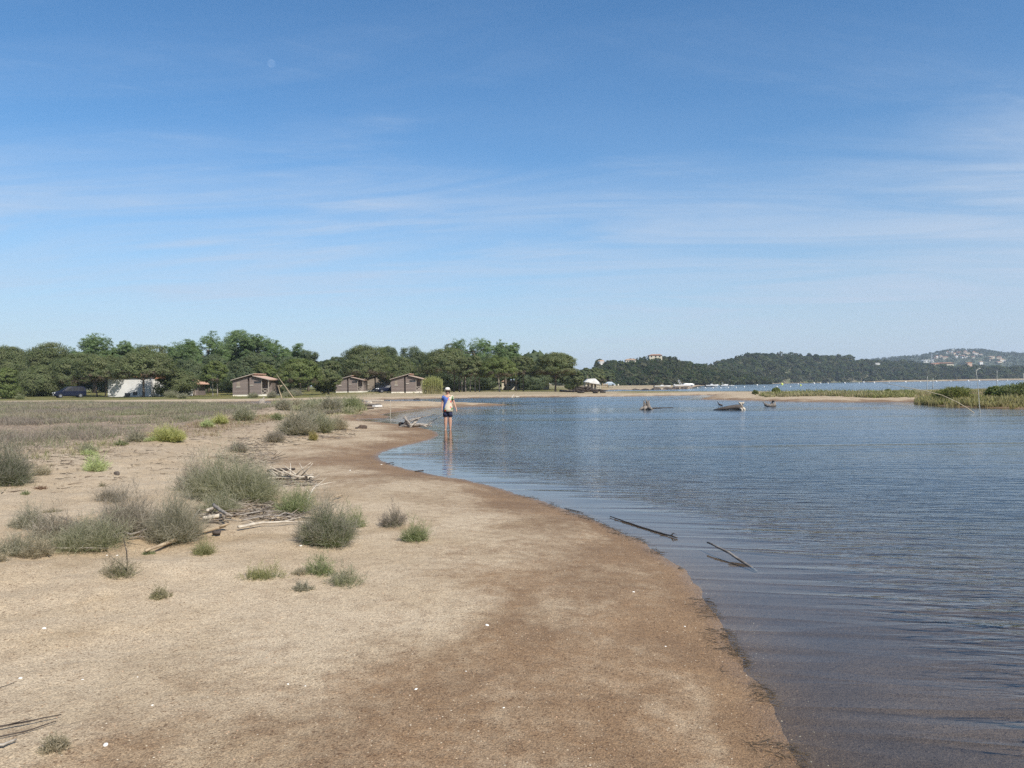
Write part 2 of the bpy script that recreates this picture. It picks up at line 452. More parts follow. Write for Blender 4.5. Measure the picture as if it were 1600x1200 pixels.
def sand_material():
    m, nt, b = new_mat('sand')
    v = coords(nt)
    at_ = lambda n: N(nt, 'ShaderNodeAttribute', attribute_name=n).outputs['Fac']
    wetf, grn, scr, sd_ = at_('wet'), at_('green'), at_('scrub'), at_('shore')
    blot = noise(nt, v, .9, 6, .62, .5)
    mid = noise(nt, v, 7, 5, .65)
    gr = noise(nt, v, 150, 3, .7)
    vor = N(nt, 'ShaderNodeTexVoronoi'); vor.inputs['Scale'].default_value = 175
    nt.links.new(v, vor.inputs['Vector'])
    vsep = N(nt, 'ShaderNodeSeparateColor'); nt.links.new(vor.outputs['Color'], vsep.inputs[0])
    vor2 = N(nt, 'ShaderNodeTexVoronoi'); vor2.inputs['Scale'].default_value = 95
    nt.links.new(v, vor2.inputs['Vector'])
    vs2 = N(nt, 'ShaderNodeSeparateColor'); nt.links.new(vor2.outputs['Color'], vs2.inputs[0])
    dry = mixc(nt, mrange(nt, blot, .35, .7), (.440, .356, .250), (.372, .290, .192))
    dry = mixc(nt, mrange(nt, mid, .42, .75, 0, .5), dry, (.285, .212, .14))
    # streaky film of dried silt following the old waterlines
    film = noise(nt, v, .55, 6, .6, 1.2, (1, .45, 1), (0, 0, R(25)))
    dry = mixc(nt, mrange(nt, film, .52, .68, 0, .55), dry, (.30, .220, .130))
    dry = mixc(nt, math_(nt, 'MULTIPLY', scr, mrange(nt, mid, .3, .6)), dry, (.20, .15, .11))
    wetc = mixc(nt, mrange(nt, blot, .35, .65), (.228, .146, .080), (.178, .111, .060))
    bed = mixc(nt, mrange(nt, blot, .35, .65), (.180, .130, .098), (.13, .094, .072))
    wn = math_(nt, 'ADD', wetf, math_(nt, 'MULTIPLY', math_(nt, 'ADD', math_(nt, 'SUBTRACT', mid, .5), math_(nt, 'SUBTRACT', film, .5)), .9))
    wfac = mrange(nt, wn, .08, .98)
    base = mixc(nt, wfac, dry, wetc)
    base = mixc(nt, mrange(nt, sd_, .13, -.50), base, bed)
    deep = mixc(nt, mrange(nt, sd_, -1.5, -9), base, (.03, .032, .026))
    grass = mixc(nt, mrange(nt, noise(nt, v, .5, 6, .7), .35, .65), (.20, .17, .062), (.10, .115, .034))
    base = mixc(nt, grn, deep, grass)
    # coarse grains: a few pale, a few dark
    g1 = mixc(nt, mrange(nt, vsep.outputs[0], .0, 1.0), (.68, .66, .64), (1.26, 1.25, 1.23))
    base = mixc(nt, 1.0, base, g1, 'MULTIPLY')
    g2 = mixc(nt, mrange(nt, vs2.outputs[1], .90, .97), (1, 1, 1), (1.22, 1.2, 1.17))
    base = mixc(nt, 1.0, base, g2, 'MULTIPLY')
    g3 = mixc(nt, mrange(nt, vs2.outputs[2], .92, .98), (1, 1, 1), (.58, .52, .48))
    base = mixc(nt, 1.0, base, g3, 'MULTIPLY')
    nt.links.new(base, b.inputs['Base Color'])
    rough = math_(nt, 'SUBTRACT', math_(nt, 'SUBTRACT', .95, math_(nt, 'MULTIPLY', wfac, .22)), mrange(nt, sd_, .22, .0, 0, .38))
    nt.links.new(rough, b.inputs['Roughness'])
    b.inputs['Specular IOR Level'].default_value = .25
    h = math_(nt, 'ADD', math_(nt, 'MULTIPLY', vor.outputs['Distance'], .0026), math_(nt, 'MULTIPLY', gr, .002))
    h = math_(nt, 'ADD', h, math_(nt, 'MULTIPLY', vor2.outputs['Distance'], .0026))
    h = math_(nt, 'ADD', h, math_(nt, 'MULTIPLY', mid, .022))
    lump = noise(nt, v, 16, 4, .6)
    h = math_(nt, 'ADD', h, math_(nt, 'MULTIPLY', lump, .008))
    pits = mrange(nt, noise(nt, v, 4.2, 3, .6, .3), .30, .70)      # trodden, pitted dry sand away from the water
    h = math_(nt, 'ADD', h, math_(nt, 'MULTIPLY', math_(nt, 'MULTIPLY', pits, .055), mrange(nt, sd_, 6.5, 9.0)))
    bn = N(nt, 'ShaderNodeBump'); bn.inputs['Distance'].default_value = 1.0; bn.inputs['Strength'].default_value = .8
    nt.links.new(h, bn.inputs['Height']); nt.links.new(bn.outputs[0], b.inputs['Normal'])
    return m

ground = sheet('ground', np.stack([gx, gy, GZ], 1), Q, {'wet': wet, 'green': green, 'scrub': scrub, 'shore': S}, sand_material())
tag(ground, kind='structure')

def water_material():
    m, nt, b = new_mat('lagoon_water')
    v = coords(nt)
    dep = N(nt, 'ShaderNodeAttribute', attribute_name='depth').outputs['Fac']
    off = N(nt, 'ShaderNodeAttribute', attribute_name='offshore').outputs['Fac']
    # ripples: long crests rolling in, finer wind chop further out, calm and ruffled lanes
    r1 = noise(nt, v, 1.0, 1.5, .4, .30, (.34, 2.9, 1), (0, 0, R(11)))
    r2 = noise(nt, v, 1.0, 3, .55, .5, (2.0, 7.5, 1), (0, 0, R(6)))
    r3 = noise(nt, v, 1.0, 3, .5, .2, (.28, .95, 1), (0, 0, R(-4)))
    lanes = noise(nt, v, 1.0, 4, .55, .4, (.018, .11, 1), (0, 0, R(3)))
    lane = mrange(nt, lanes, .36, .62, .45, 1.25)
    r4 = noise(nt, v, 1.0, 2, .5, .2, (.10, .42, 1), (0, 0, R(2)))
    amp = mrange(nt, off, .05, 1.8, .30, 1.0)
    rid = math_(nt, 'ABSOLUTE', math_(nt, 'SUBTRACT', r1, .5))
    h = math_(nt, 'SUBTRACT', math_(nt, 'MULTIPLY', r1, .012), math_(nt, 'MULTIPLY', rid, .046))
    h2 = math_(nt, 'MULTIPLY', math_(nt, 'MULTIPLY', r2, .032), mrange(nt, off, .3, 2.5, .0, 1.0))
    h3 = math_(nt, 'MULTIPLY', math_(nt, 'ADD', math_(nt, 'MULTIPLY', r3, .075), math_(nt, 'MULTIPLY', r4, .17)), mrange(nt, off, 2.5, 11.0, .0, 1.0))
    h = math_(nt, 'ADD', math_(nt, 'ADD', h, h2), h3)
    h = math_(nt, 'MULTIPLY', math_(nt, 'MULTIPLY', h, amp), lane)
    bn = N(nt, 'ShaderNodeBump'); bn.inputs['Distance'].default_value = 1.0; bn.inputs['Strength'].default_value = 1.0
    nt.links.new(h, bn.inputs['Height'])
    fr = N(nt, 'ShaderNodeFresnel'); fr.inputs[0].default_value = 1.333; nt.links.new(bn.outputs[0], fr.inputs['Normal'])
    gl = N(nt, 'ShaderNodeBsdfGlossy'); nt.links.new(math_(nt, 'MULTIPLY', mrange(nt, off, .3, 4.0, .04, .14), lane), gl.inputs['Roughness']); nt.links.new(bn.outputs[0], gl.inputs['Normal'])
    gl.inputs['Color'].default_value = (1, 1, 1, 1)
    tr = N(nt, 'ShaderNodeBsdfTransparent'); tr.inputs[0].default_value = (.86, .90, .90, 1)
    df = N(nt, 'ShaderNodeBsdfDiffuse'); df.inputs[0].default_value = (.055, .085, .115, 1)
    body = N(nt, 'ShaderNodeMixShader'); nt.links.new(mrange(nt, dep, .05, .62, .03, .90), body.inputs[0])
    nt.links.new(tr.outputs[0], body.inputs[1]); nt.links.new(df.outputs[0], body.inputs[2])
    mx = N(nt, 'ShaderNodeMixShader'); nt.links.new(fr.outputs[0], mx.inputs[0])
    nt.links.new(body.outputs[0], mx.inputs[1]); nt.links.new(gl.outputs[0], mx.inputs[2])
    nt.links.new(mx.outputs[0], nt.nodes['Material Output'].inputs[0])
    return m

hq = GZ[Q].min(axis=1) < .03
wq = Q[hq & (np.hypot(gx[Q[:, 0]], gy[Q[:, 0]]) < 2500)]
water = sheet('water', np.stack([gx, gy, np.zeros_like(gx)], 1), wq, {'depth': np.maximum(-GZ, 0), 'offshore': np.maximum(-S, 0)}, water_material())
tag(water, kind='structure')

# ------------------------------------------------------------------ trees
bark = simple('bark', (.17, .135, .105), (.09, .07, .055), .9, 6, (3, 3, .6), .02)
pale_bark = simple('pale_bark', (.34, .30, .25), (.20, .17, .14), .9, 6, (3, 3, .6), .02)
needles = leaf_mat('needles', .52)
leaves = leaf_mat('broad_leaves', .54)

PINE = ((.140, .166, .080), (.170, .192, .095), (.196, .210, .112))
PINE_D = ((.118, .150, .084), (.142, .172, .096), (.166, .190, .106))
PINE_Y = ((.145, .180, .066), (.168, .200, .076), (.185, .210, .092))
LEAFY = ((.160, .225, .100), (.186, .250, .118), (.205, .262, .140))
DEAD = ((.12, .095, .068), (.16, .13, .10), (.10, .085, .06))

def lumpy(dirs, seed, amt=.16):
    k = np.random.default_rng(seed); f = 0
    for i in range(5):
        w = rvec(1, k)[0] * (1.6 + i * 1.1); p = k.random() * 6.28
        f = f + np.sin(dirs @ w * 1.7 + p) / (1 + i * .45)
    return 1 + amt * f / 1.8

def crown_points(kind, H, W, seed):
    """clump centres, clump radii and colour class of a crown"""
    k = np.random.default_rng(seed)
    C = []; Rd = []; K = []
    if kind in ('umbrella', 'round'):
        cb = .30 if kind == 'umbrella' else .14
        zc = H * (cb + (1 - cb) * .36)
        n = int(np.clip(7.5 * W * H * (1 - cb), 140, 520))
        d = rvec(n, k)
        d[:, 2] = np.where(d[:, 2] < -.45, -d[:, 2], d[:, 2])
        rr = np.clip(1 - np.abs(k.normal(size=n)) * .16, .35, 1) * lumpy(d, seed + 1, .13)
        P = d * rr[:, None]
        P[:, 0] *= W * .47; P[:, 1] *= W * .47
        up = P[:, 2] > 0
        P[:, 2] = np.where(up, P[:, 2] * (H - zc) * .95, P[:, 2] * (zc - cb * H) * 1.1) + zc
        C.append(P); Rd.append(np.full(n, max(.38, W * .062)))
        low = (P[:, 2] < zc - (zc - cb * H) * .1)
        K.append(np.where(low & (k.random(n) < .45), 2, np.where(k.random(n) < .35, 1, 0)))
    elif kind == 'bushy':
        L = int(k.integers(7, 10))
        for i in range(L):
            a = k.random() * 6.28; h = .18 + .64 * (i + .5) / L
            rad = W * (.30 if h > .55 else .38) * (.85 + .3 * k.random())
            off = W * .26 * (1.15 - h * .8)
            c = np.array([math.cos(a) * off, math.sin(a) * off, H * h])
            n = int(np.clip(40 * rad, 40, 130))
            d = rvec(n, k); P = c + d * rad * np.array([1, 1, .62]) * np.clip(1 - np.abs(k.normal(size=(n, 1))) * .15, .4, 1)
            P[:, 2] = np.clip(P[:, 2], H * .05, H * .985)
            C.append(P); Rd.append(np.full(n, max(.36, rad * .26))); K.append(np.where(k.random(n) < .33, 1, 0))
    elif kind == 'leafy':
        L = int(k.integers(40, 50))
        for i in range(L):
            a = k.random() * 6.28; h = .30 + .62 * k.random() ** .8
            off = W * .52 * k.random() ** .6 * (1.2 - .55 * h)
            rad = W * (.075 + .085 * k.random())
            c = np.array([math.cos(a) * off, math.sin(a) * off, H * h])
            n = int(np.clip(28 * rad, 16, 44))
            d = rvec(n, k); P = c + d * rad * np.array([1, 1, 1.1]) * k.random((n, 1)) ** .4
            P[:, 2] = np.clip(P[:, 2], H * .15, H * .99)
            C.append(P); Rd.append(np.full(n, max(.30, rad * .26))); K.append(np.where(k.random(n) < .4, 1, 0))
    return np.concatenate(C), np.concatenate(Rd), np.concatenate(K)

def crown_mesh(kind, H, W, seed, pal, leaf=.16, dens=1.0):
    k = np.random.default_rng(seed)
    C, Rd, K = crown_points(kind, H, W, seed)
    per = int((46 if kind != 'leafy' else 26) * dens)
    ci = np.repeat(np.arange(len(C)), per); n = len(ci)
    d = rvec(n, k)
    P = C[ci] + d * (Rd[ci] * k.random(n) ** .33)[:, None] * np.array([1.15, 1.15, .7])
    outw = P - np.array([0, 0, H * .45]); outw /= np.linalg.norm(outw, axis=1, keepdims=True) + 1e-6
    Nn = d * .60 + outw * .75 + rvec(n, k) * .30 + np.array([0, 0, .25])
    Nn /= np.linalg.norm(Nn, axis=1, keepdims=True)
    a = leaf * (.74 if kind != 'leafy' else .66) * (.7 + .8 * k.random(n))
    V = leaf_quads(P, Nn, a, a * .62, k)
    pal_ = np.array(pal); dead = np.array(DEAD)
    cl = k.integers(0, 3, len(C)); shade = .85 + .3 * k.random(len(C))
    base = np.where((K == 2)[:, None], dead[cl], np.where((K == 1)[:, None], pal_[2], pal_[cl % 2])) * shade[:, None]
    T = base[ci] * (.85 + .3 * k.random((n, 1)))
    return quads_mesh('crown', V, T)

def trunk_into(mb, H, W, kind, seed, lean=0.0):
    k = random.Random(seed)
    hb = {'umbrella': .50, 'round': .42, 'bushy': .7, 'leafy': .75}[kind] * H
    r0 = max(.11, H * .026)
    pts = []; x = y = 0.0
    for i in range(7):
        t = i / 6
        x = lean * H * t * (1.2 - .4 * t) + k.uniform(-.05, .05) * (t > 0); y = k.uniform(-.05, .05) * (t > 0)
        pts.append((x, y, -.25 + (hb + .25) * t))
    mb.tube(pts, [r0 * (1.25 if i == 0 else 1.0 - .45 * i / 6) for i in range(7)], 8, True, .12)
    top = Vector(pts[-1]); fork = Vector(pts[4])
    for i in range(7):
        a = i * 2.4 + k.uniform(-.4, .4)
        st = fork.lerp(top, k.uniform(0, 1))
        ln = W * k.uniform(.26, .42)
        e = st + Vector((math.cos(a) * ln, math.sin(a) * ln, H * k.uniform(.12, .30)))
        e.z = min(e.z, H * .80)
        m_ = st.lerp(e, .5) + Vector((0, 0, -H * .03 + k.uniform(-.1, .1)))
        mb.tube([st, m_, e], [r0 * .42, r0 * .28, r0 * .10], 5, False)

def tree(name, kind, px, ytop, wpx, depth, label, cat='tree', pal=PINE, seed=0, group=None, lean=0.0, bk=None, stems=None, leaf=.16, dens=1.0):
    p = at(px, depth)
    ztop = CAMZ + (yh(px) - ytop) / F * depth
    H = max(1.2, ztop - p.z); W = wpx / F * depth
    t = empty(name, p, 0, label, cat, group)
    if stems:
        for i, (dx, hh, ln) in enumerate(stems):
            mb = MB(); kk = random.Random(seed + i)
            pts = [(dx + ln * H * s_ + kk.uniform(-.04, .04), kk.uniform(-.25, .25) if s_ == 0 else 0, -.25 + H * hh * s_) for s_ in (0, .25, .5, .75, 1)]
            rr = max(.09, H * .016); mb.tube(pts, [rr * 1.2, rr, rr * .85, rr * .7, rr * .5], 7, True, .1)
            for q in range(4):
                a = kk.uniform(0, 6.28); st = Vector(pts[3]); e = st + Vector((math.cos(a) * W * .25, math.sin(a) * W * .25, H * .25))
                mb.tube([st, st.lerp(e, .5) + Vector((0, 0, -.1)), e], [rr * .4, rr * .3, rr * .1], 5, False)
            mb.build('trunk', bk or bark, t, True)
    else:
        mb = MB(); trunk_into(mb, H, W, kind, seed, lean); mb.build('trunk', bk or bark, t, True)
    cr = link('crown', crown_mesh(kind, H, W, seed, pal, leaf, dens), t, leaves if kind == 'leafy' else needles)
    cr.location.x = lean * H * .6
    return t

T = tree
# front row, left to right
T('round_bush_tree', 'bushy', 4, 572, 48, 118, 'bright green rounded pine at the left edge of the picture', pal=PINE_Y, seed=1)
T('pine_tree', 'bushy', 24, 536, 76, 150, 'broad dark pine behind the round green tree at the left edge', pal=PINE, seed=2)
T('pine_tree', 'bushy', 76, 532, 70, 146, 'tall lumpy pine rising behind the parked van', pal=PINE, seed=3, dens=1.1)
T('pine_tree', 'bushy', 58, 574, 66, 133, 'low spreading pine with boughs reaching the ground left of the van', pal=PINE, seed=4)
T('pine_tree', 'round', 122, 551, 88, 136, 'wide pine overhanging the roof of the dark blue van', pal=PINE, seed=5)
T('pine_tree', 'umbrella', 158, 553, 76, 128, 'twin-trunked pine between the van and the white building', pal=PINE, seed=6, stems=[(-.75, .62, -.02), (.75, .6, .02)])
T('pine_tree', 'umbrella', 224, 546, 100, 122.4, 'spreading pine in front of the white building, shading its wall', pal=PINE, seed=7, lean=.02)
T('pine_tree', 'bushy', 243, 534, 62, 147, 'tall domed pine behind the white building', pal=PINE, seed=8)
T('pine_tree', 'bushy', 276, 573, 56, 127, 'drooping pine hiding the right end of the white building', pal=PINE, seed=9, dens=.6)
T('umbrella_pine', 'umbrella', 335, 565, 44, 124, 'small round umbrella pine on two pale trunks left of the nearest log cabin', pal=PINE_Y, seed=10, bk=pale_bark, stems=[(-.25, .6, -.01), (.45, .55, .01)])
T('pine_tree', 'bushy', 384, 551, 54, 140, 'dark pine right behind the nearest log cabin', pal=PINE_D, seed=11)
T('pine_tree', 'round', 413, 568, 44, 133, 'small bright pine peeping over the roof of the nearest log cabin', pal=PINE_Y, seed=12)
T('pine_tree', 'round', 470, 556, 76, 128, 'wide pine on a forked pale trunk beside the leaning bare poles', pal=PINE_Y, seed=13, bk=pale_bark, lean=-.01)
T('pine_tree', 'bushy', 513, 560, 40, 133, 'dense shaggy pine clothed to the ground left of the middle cabin', pal=PINE, seed=14)
T('pine_tree', 'bushy', 434, 566, 40, 146, 'shaded pine in the gap right of the nearest log cabin', pal=PINE_D, seed=15)
T('pine_tree', 'bushy', 300, 560, 60, 146, 'dark pine behind the small tile-roofed cabin', pal=PINE_D, seed=16)
# tall leafy trees behind
T('leafy_tree', 'leafy', 147, 521, 76, 166, 'airy bright green broadleaf tree topping the pines above the van', pal=LEAFY, seed=20)
T('leafy_tree', 'leafy', 196, 533, 62, 168, 'light green broadleaf tree just left of the tall domed pine', pal=LEAFY, seed=21)
T('leafy_tree', 'leafy', 284, 534, 70, 170, 'sparse-topped broadleaf tree right of the tall domed pine', pal=LEAFY, seed=22)
T('leafy_tree', 'leafy', 326, 524, 84, 168, 'spreading broadleaf tree above the small umbrella pine', pal=LEAFY, seed=23)
T('leafy_tree', 'leafy', 368, 517, 92, 172, 'tallest broadleaf tree, feathery crown high above the nearest log cabin', pal=LEAFY, seed=24)
T('leafy_tree', 'leafy', 405, 522, 72, 170, 'ragged broadleaf tree on the right shoulder of the tallest one', pal=LEAFY, seed=25)
T('leafy_tree', 'leafy', 446, 537, 66, 166, 'lower pale green broadleaf tree behind the wide pine by the leaning poles', pal=LEAFY, seed=26)
T('leafy_tree', 'leafy', 742, 528, 88, 184, 'broad bright green broadleaf tree behind the many-stemmed pine', pal=LEAFY, seed=27)
T('leafy_tree', 'leafy', 790, 531, 56, 186, 'narrow bright green broadleaf tree above the slanting-trunked pine', pal=LEAFY, seed=28)
T('pine_tree', 'bushy', 482, 540, 44, 165, 'dark pointed pine left of the notch in the tree line', pal=PINE_D, seed=30)
T('pine_tree', 'bushy', 521, 551, 38, 168, 'low dark pine standing in the notch of the tree line', pal=PINE_D, seed=31)
T('pine_tree', 'round', 572, 537, 84, 158, 'big domed pine behind the middle cabin', pal=PINE, seed=32, dens=1.1)
T('pine_tree', 'bushy', 602, 532, 50, 178, 'dark pine top rising right of the big domed pine', pal=PINE_D, seed=33)
T('pine_tree', 'round', 622, 556, 66, 166, 'bushy pine behind the right-hand log cabin', pal=PINE, seed=34)
T('pine_tree', 'bushy', 651, 535, 56, 180, 'dark flat-topped pine behind the right-hand log cabin and the cane clump', pal=PINE_D, seed=35)
T('pine_tree', 'bushy', 706, 526, 40, 190, 'darkest tall pine, a knob above the tree line over the standing person', pal=PINE_D, seed=36)
T('pine_tree', 'umbrella', 693, 545, 82, 150, 'broad umbrella pine behind the cane clump', pal=PINE, seed=37, stems=[(2.0, .55, .02), (3.1, .55, -.01), (4.0, .5, .02)])
T('pine_tree', 'umbrella', 737, 556, 46, 147, 'pine carried on a stand of several slim pale trunks', pal=PINE, seed=38, bk=pale_bark, stems=[(-1.9, .6, .02), (-1.1, .62, -.02), (-.3, .6, .03), (.7, .6, -.01), (1.5, .58, .0)])
T('pine_tree', 'umbrella', 781, 556, 66, 146, 'umbrella pine on a slanting trunk with a browned underside', pal=PINE_Y, seed=39, bk=pale_bark, lean=-.04)
T('pine_tree', 'umbrella', 816, 553, 46, 160, 'dark umbrella pine on straight trunks left of the free-standing one', pal=PINE, seed=40, stems=[(-1.3, .55, .01), (.2, .55, 0)])
T('umbrella_pine', 'umbrella', 868, 548, 72, 156, 'free-standing wide umbrella pine at the right end of the grove', pal=PINE, seed=41, dens=1.15)
T('pine_tree', 'bushy', 899, 574, 26, 185, 'low sloping pine under the right side of the free-standing umbrella pine', pal=PINE, seed=42)
for i, (px, yt, w, d, pal, lab) in enumerate([
    (50, 545, 80, 172, PINE_D, 'dark pine in the second row behind the low spreading pine'),
    (110, 545, 60, 172, PINE_D, 'dark pine in the second row left of the airy broadleaf tree'),
    (172, 548, 60, 175, PINE_D, 'dark pine in the second row behind the twin-trunked pine'),
    (340, 552, 60, 158, PINE_D, 'dark pine in the second row behind the small umbrella pine'),
    (408, 548, 60, 160, PINE_D, 'dark pine in the second row above the cabin roof ridge'),
    (455, 556, 60, 158, PINE_D, 'dark pine in the second row behind the forked pale trunk'),
    (545, 562, 50, 176, PINE_D, 'dark pine in the second row over the left eave of the middle cabin'),
    (665, 560, 60, 186, PINE_D, 'dark pine in the second row behind the canes'),
    (722, 552, 60, 182, PINE_D, 'dark pine in the second row behind the standing person'),
    (764, 556, 56, 182, PINE_D, 'dark pine in the second row between two umbrella pines'),
    (835, 566, 50, 196, PINE_D, 'dark pine in the second row left of the free-standing umbrella pine'),
    (914, 575, 26, 262, PINE_D, 'distant pine just left of the cream beach hut'),
    (932, 573, 30, 275, PINE, 'distant pine over the roof of the cream beach hut'),
    (950, 577, 24, 285, PINE_D, 'distant pine right of the cream beach hut'),
    ]):
    T('pine_tree', 'bushy' if i < 11 else 'round', px, yt, w, d, lab, pal=pal, seed=60 + i, leaf=.18 if i < 11 else .26)

# ------------------------------------------------------------------ hills and far woods
def hill(name, prof, foot, ridge, back, drop, mat, seed, rough=.25):
    pxs = np.array([p[0] for p in prof], float); ys = np.array([p[1] for p in prof], float)
    cols = np.arange(pxs[0], pxs[-1] + .1, 3.0)
    yt = np.interp(cols, pxs, ys)
    ft = np.interp(cols, *zip(*foot)); rd = ft + ridge
    V = []; rows = 22
    for j in range(rows):
        t = j / (rows - 1)
        for i, px in enumerate(cols):
            d = ft[i] + (rd[i] - ft[i]) * t / .72 if t <= .72 else rd[i] + back * (t - .72) / .28
            zr = CAMZ + (yh(px) - yt[i]) / F * rd[i] - drop
            s_ = math.sin(min(t / .72, 1) * math.pi / 2) ** .8 if t <= .72 else math.cos((t - .72) / .28 * math.pi / 2)
            x = ray(px, 600).x * d
            z = max(zr, .3) * s_ + (float(fbm(x * .02 * 40 / ridge * 4, d * .02 * 40 / ridge * 4, 3, seed)) - .5) * rough * max(zr, 1) * s_ * .5
            V.append((x, d, z - .4 if j else -1.5))
    nc = len(cols)
    Fc = [(j * nc + i, j * nc + i + 1, (j + 1) * nc + i + 1, (j + 1) * nc + i) for j in range(rows - 1) for i in range(nc - 1)]
    me = bpy.data.meshes.new(name); me.from_pydata(V, [], Fc); me.update()
    me.polygons.foreach_set('use_smooth', [True] * len(me.polygons))
    o = link(name, me, None, mat); tag(o, kind='structure')
    return np.array(V).reshape(rows, nc, 3)

hill_mat = simple('hill_scrub', (.075, .085, .040), (.14, .125, .085), .95, .06, None, 0)
hill_far = simple('far_hill_scrub', (.055, .075, .038), (.085, .095, .055), .95, .02, None, 0)
G1 = hill('hill', [(872,597),(905,588),(930,577),(946,569),(962,567),(985,566),(1010,562),(1030,560),(1050,562),(1070,567),(1090,572),(1110,575),(1130,580),(1160,588),(1205,599)],
          [(870, 400), (960, 440), (1080, 505), (1210, 600)], 100, 80, 3.2, hill_mat, 3)
G2 = hill('hill', [(1060,592),(1090,585),(1110,577),(1130,571),(1150,564),(1165,560),(1180,558.5),(1220,557.5),(1260,558),(1300,560),(1330,562),(1370,567),(1400,569),(1450,572),(1500,574),(1560,575.5),(1600,576),(1700,578),(1850,580)],
          [(1060, 590), (1110, 640), (1160, 775), (1250, 905), (1320, 985), (1400, 1035), (1850, 1050)], 190, 150, 5.0, hill_mat, 4)
G3 = hill('hill', [(1290,572),(1330,567),(1370,561),(1400,559),(1420,557.5),(1440,556),(1460,553),(1480,549.5),(1500,548),(1530,548),(1550,550),(1570,553),(1600,554),(1650,553),(1750,557),(1900,561)],
          [(1290, 1900), (1900, 1900)], 700, 300, 4, hill_far, 5)

WOOD = [(.045, .068, .032), (.062, .082, .038), (.080, .096, .046), (.056, .066, .042), (.095, .098, .060)]
def woodland(G, n, size, seed, pal, tmax, name, label, per=46, flat=.75, keep=None):
    k = np.random.default_rng(seed)
    rows, nc, _ = G.shape
    ri = k.random(n) ** 1.15 * tmax * (rows - 1); ci = k.random(n) * (nc - 1)
    i0 = np.minimum(ri.astype(int), rows - 2); j0 = np.minimum(ci.astype(int), nc - 2)
    fr = (ri - i0)[:, None]; fc = (ci - j0)[:, None]
    P = (G[i0, j0] * (1 - fr) + G[i0 + 1, j0] * fr) * (1 - fc) + (G[i0, j0 + 1] * (1 - fr) + G[i0 + 1, j0 + 1] * fr) * fc
    if keep is not None:
        ok = keep(P, k); P = P[ok]; n = len(P)
    sz = size * (.55 + .9 * k.random(n) ** 1.6)
    lobes = 3
    C = np.repeat(P, lobes, axis=0); s2 = np.repeat(sz, lobes)
    C = C + k.normal(size=C.shape) * (s2 * .28)[:, None] * np.array([1, 1, .5]); C[:, 2] += s2 * .55
    ci2 = np.repeat(np.arange(len(C)), per // lobes); m = len(ci2)
    d = rvec(m, k); d[:, 2] = np.abs(d[:, 2]) * .9 - .15
    Q_ = C[ci2] + d * (s2[ci2] * .42)[:, None] * np.array([1, 1, flat])
    Nn = d + rvec(m, k) * .45 + np.array([0, 0, .15]); Nn /= np.linalg.norm(Nn, axis=1, keepdims=True)
    a = s2[ci2] * .17 * (.7 + .6 * k.random(m))
    V = leaf_quads(Q_, Nn, a, a * .8, k)
    p_ = np.array(pal)[k.integers(0, len(pal), n)] * (.75 + .5 * k.random((n, 1)))
    Tn = np.repeat(np.repeat(p_, lobes, axis=0), per // lobes, axis=0) * (.85 + .3 * k.random((m, 1)))
    o = link(name, quads_mesh(name, V, Tn), None, needles)
    return tag(o, label, 'woodland', None, 'stuff')

WOOD_ = [(.035, .055, .024), (.050, .068, .030), (.065, .082, .036), (.045, .055, .034), (.080, .085, .050)]
def gap1(P, k):
    px = 800 + P[:, 0] / P[:, 1] * F
    bare = (px > 940) & (px < 985) & (P[:, 2] > 12.5) & (P[:, 2] < 17)
    return ~(bare & (k.random(len(P)) < .8))
kb = np.random.default_rng(77)
nb = 46
bx = np.linspace(-200, 890, nb)
BG = np.stack([np.stack([ray(p_, 600).x * (196 + j * 22) * np.ones(1), np.full(1, 196.0 + j * 22), np.full(1, 1.3)], 1)[0] for j in range(3) for p_ in bx]).reshape(3, nb, 3)
woodland(BG, 260, 6.4, 95, PINE_D, 1.0, 'background_woodland', 'dark evergreen wood closing the view behind the grove of pines', per=150)
woodland(G1, 2400, 4.2, 91, WOOD, .80, 'hillside_woodland', 'dark green woodland covering the nearest hill beyond the beach', keep=gap1)
woodland(G2, 4200, 7.5, 92, WOOD, .80, 'hillside_woodland', 'dense evergreen woodland on the long low hill across the bay')
woodland(G3, 4200, 8, 93, [(.05, .07, .036), (.06, .08, .042)], .8, 'hillside_woodland', 'hazy woodland on the far hill with the white village', per=24)

def ridge_tree(px, ytop, wpx, depth, label, seed):
    ztop = CAMZ + (yh(px) - ytop) / F * depth; H = wpx / F * depth * 1.15; W = wpx / F * depth
    x = ray(px, 600).x * depth
    t = empty('pine_tree', (x, depth, ztop - H), 0, label, 'tree')
    mb = MB(); trunk_into(mb, H, W, 'umbrella', seed); mb.build('trunk', bark, t, True)
    link('crown', crown_mesh('umbrella', H, W, seed, PINE_D, .5 * depth / 900), t, needles)
ridge_tree(938, 561, 18, 538, 'lone dark pine at the left end of the nearest hilltop', 201)
ridge_tree(1325, 553.5, 17, 1175, 'round pine standing out on the ridge of the long low hill', 202)
ridge_tree(1411, 561, 14, 1215, 'dark flat pine on the right part of the long low hill', 203)
ridge_tree(1131, 561, 10, 880, 'small pine on the left slope of the long low hill', 204)

# ------------------------------------------------------------------ houses far off
cream = simple('cream_render', (.56, .51, .39), (.49, .44, .34), .8, .6)
white_w = simple('white_render', (.66, .65, .62), (.58, .575, .55), .8, .8)
tile = simple('roof_tile', (.44, .22, .13), (.34, .17, .10), .85, 3)
pale_tile = simple('pale_roof_tile', (.52, .38, .28), (.44, .30, .22), .85, 2)
dark_glass = simple('dark_glass', (.02, .025, .03), (.03, .035, .04), .15, 2, spec=.5)

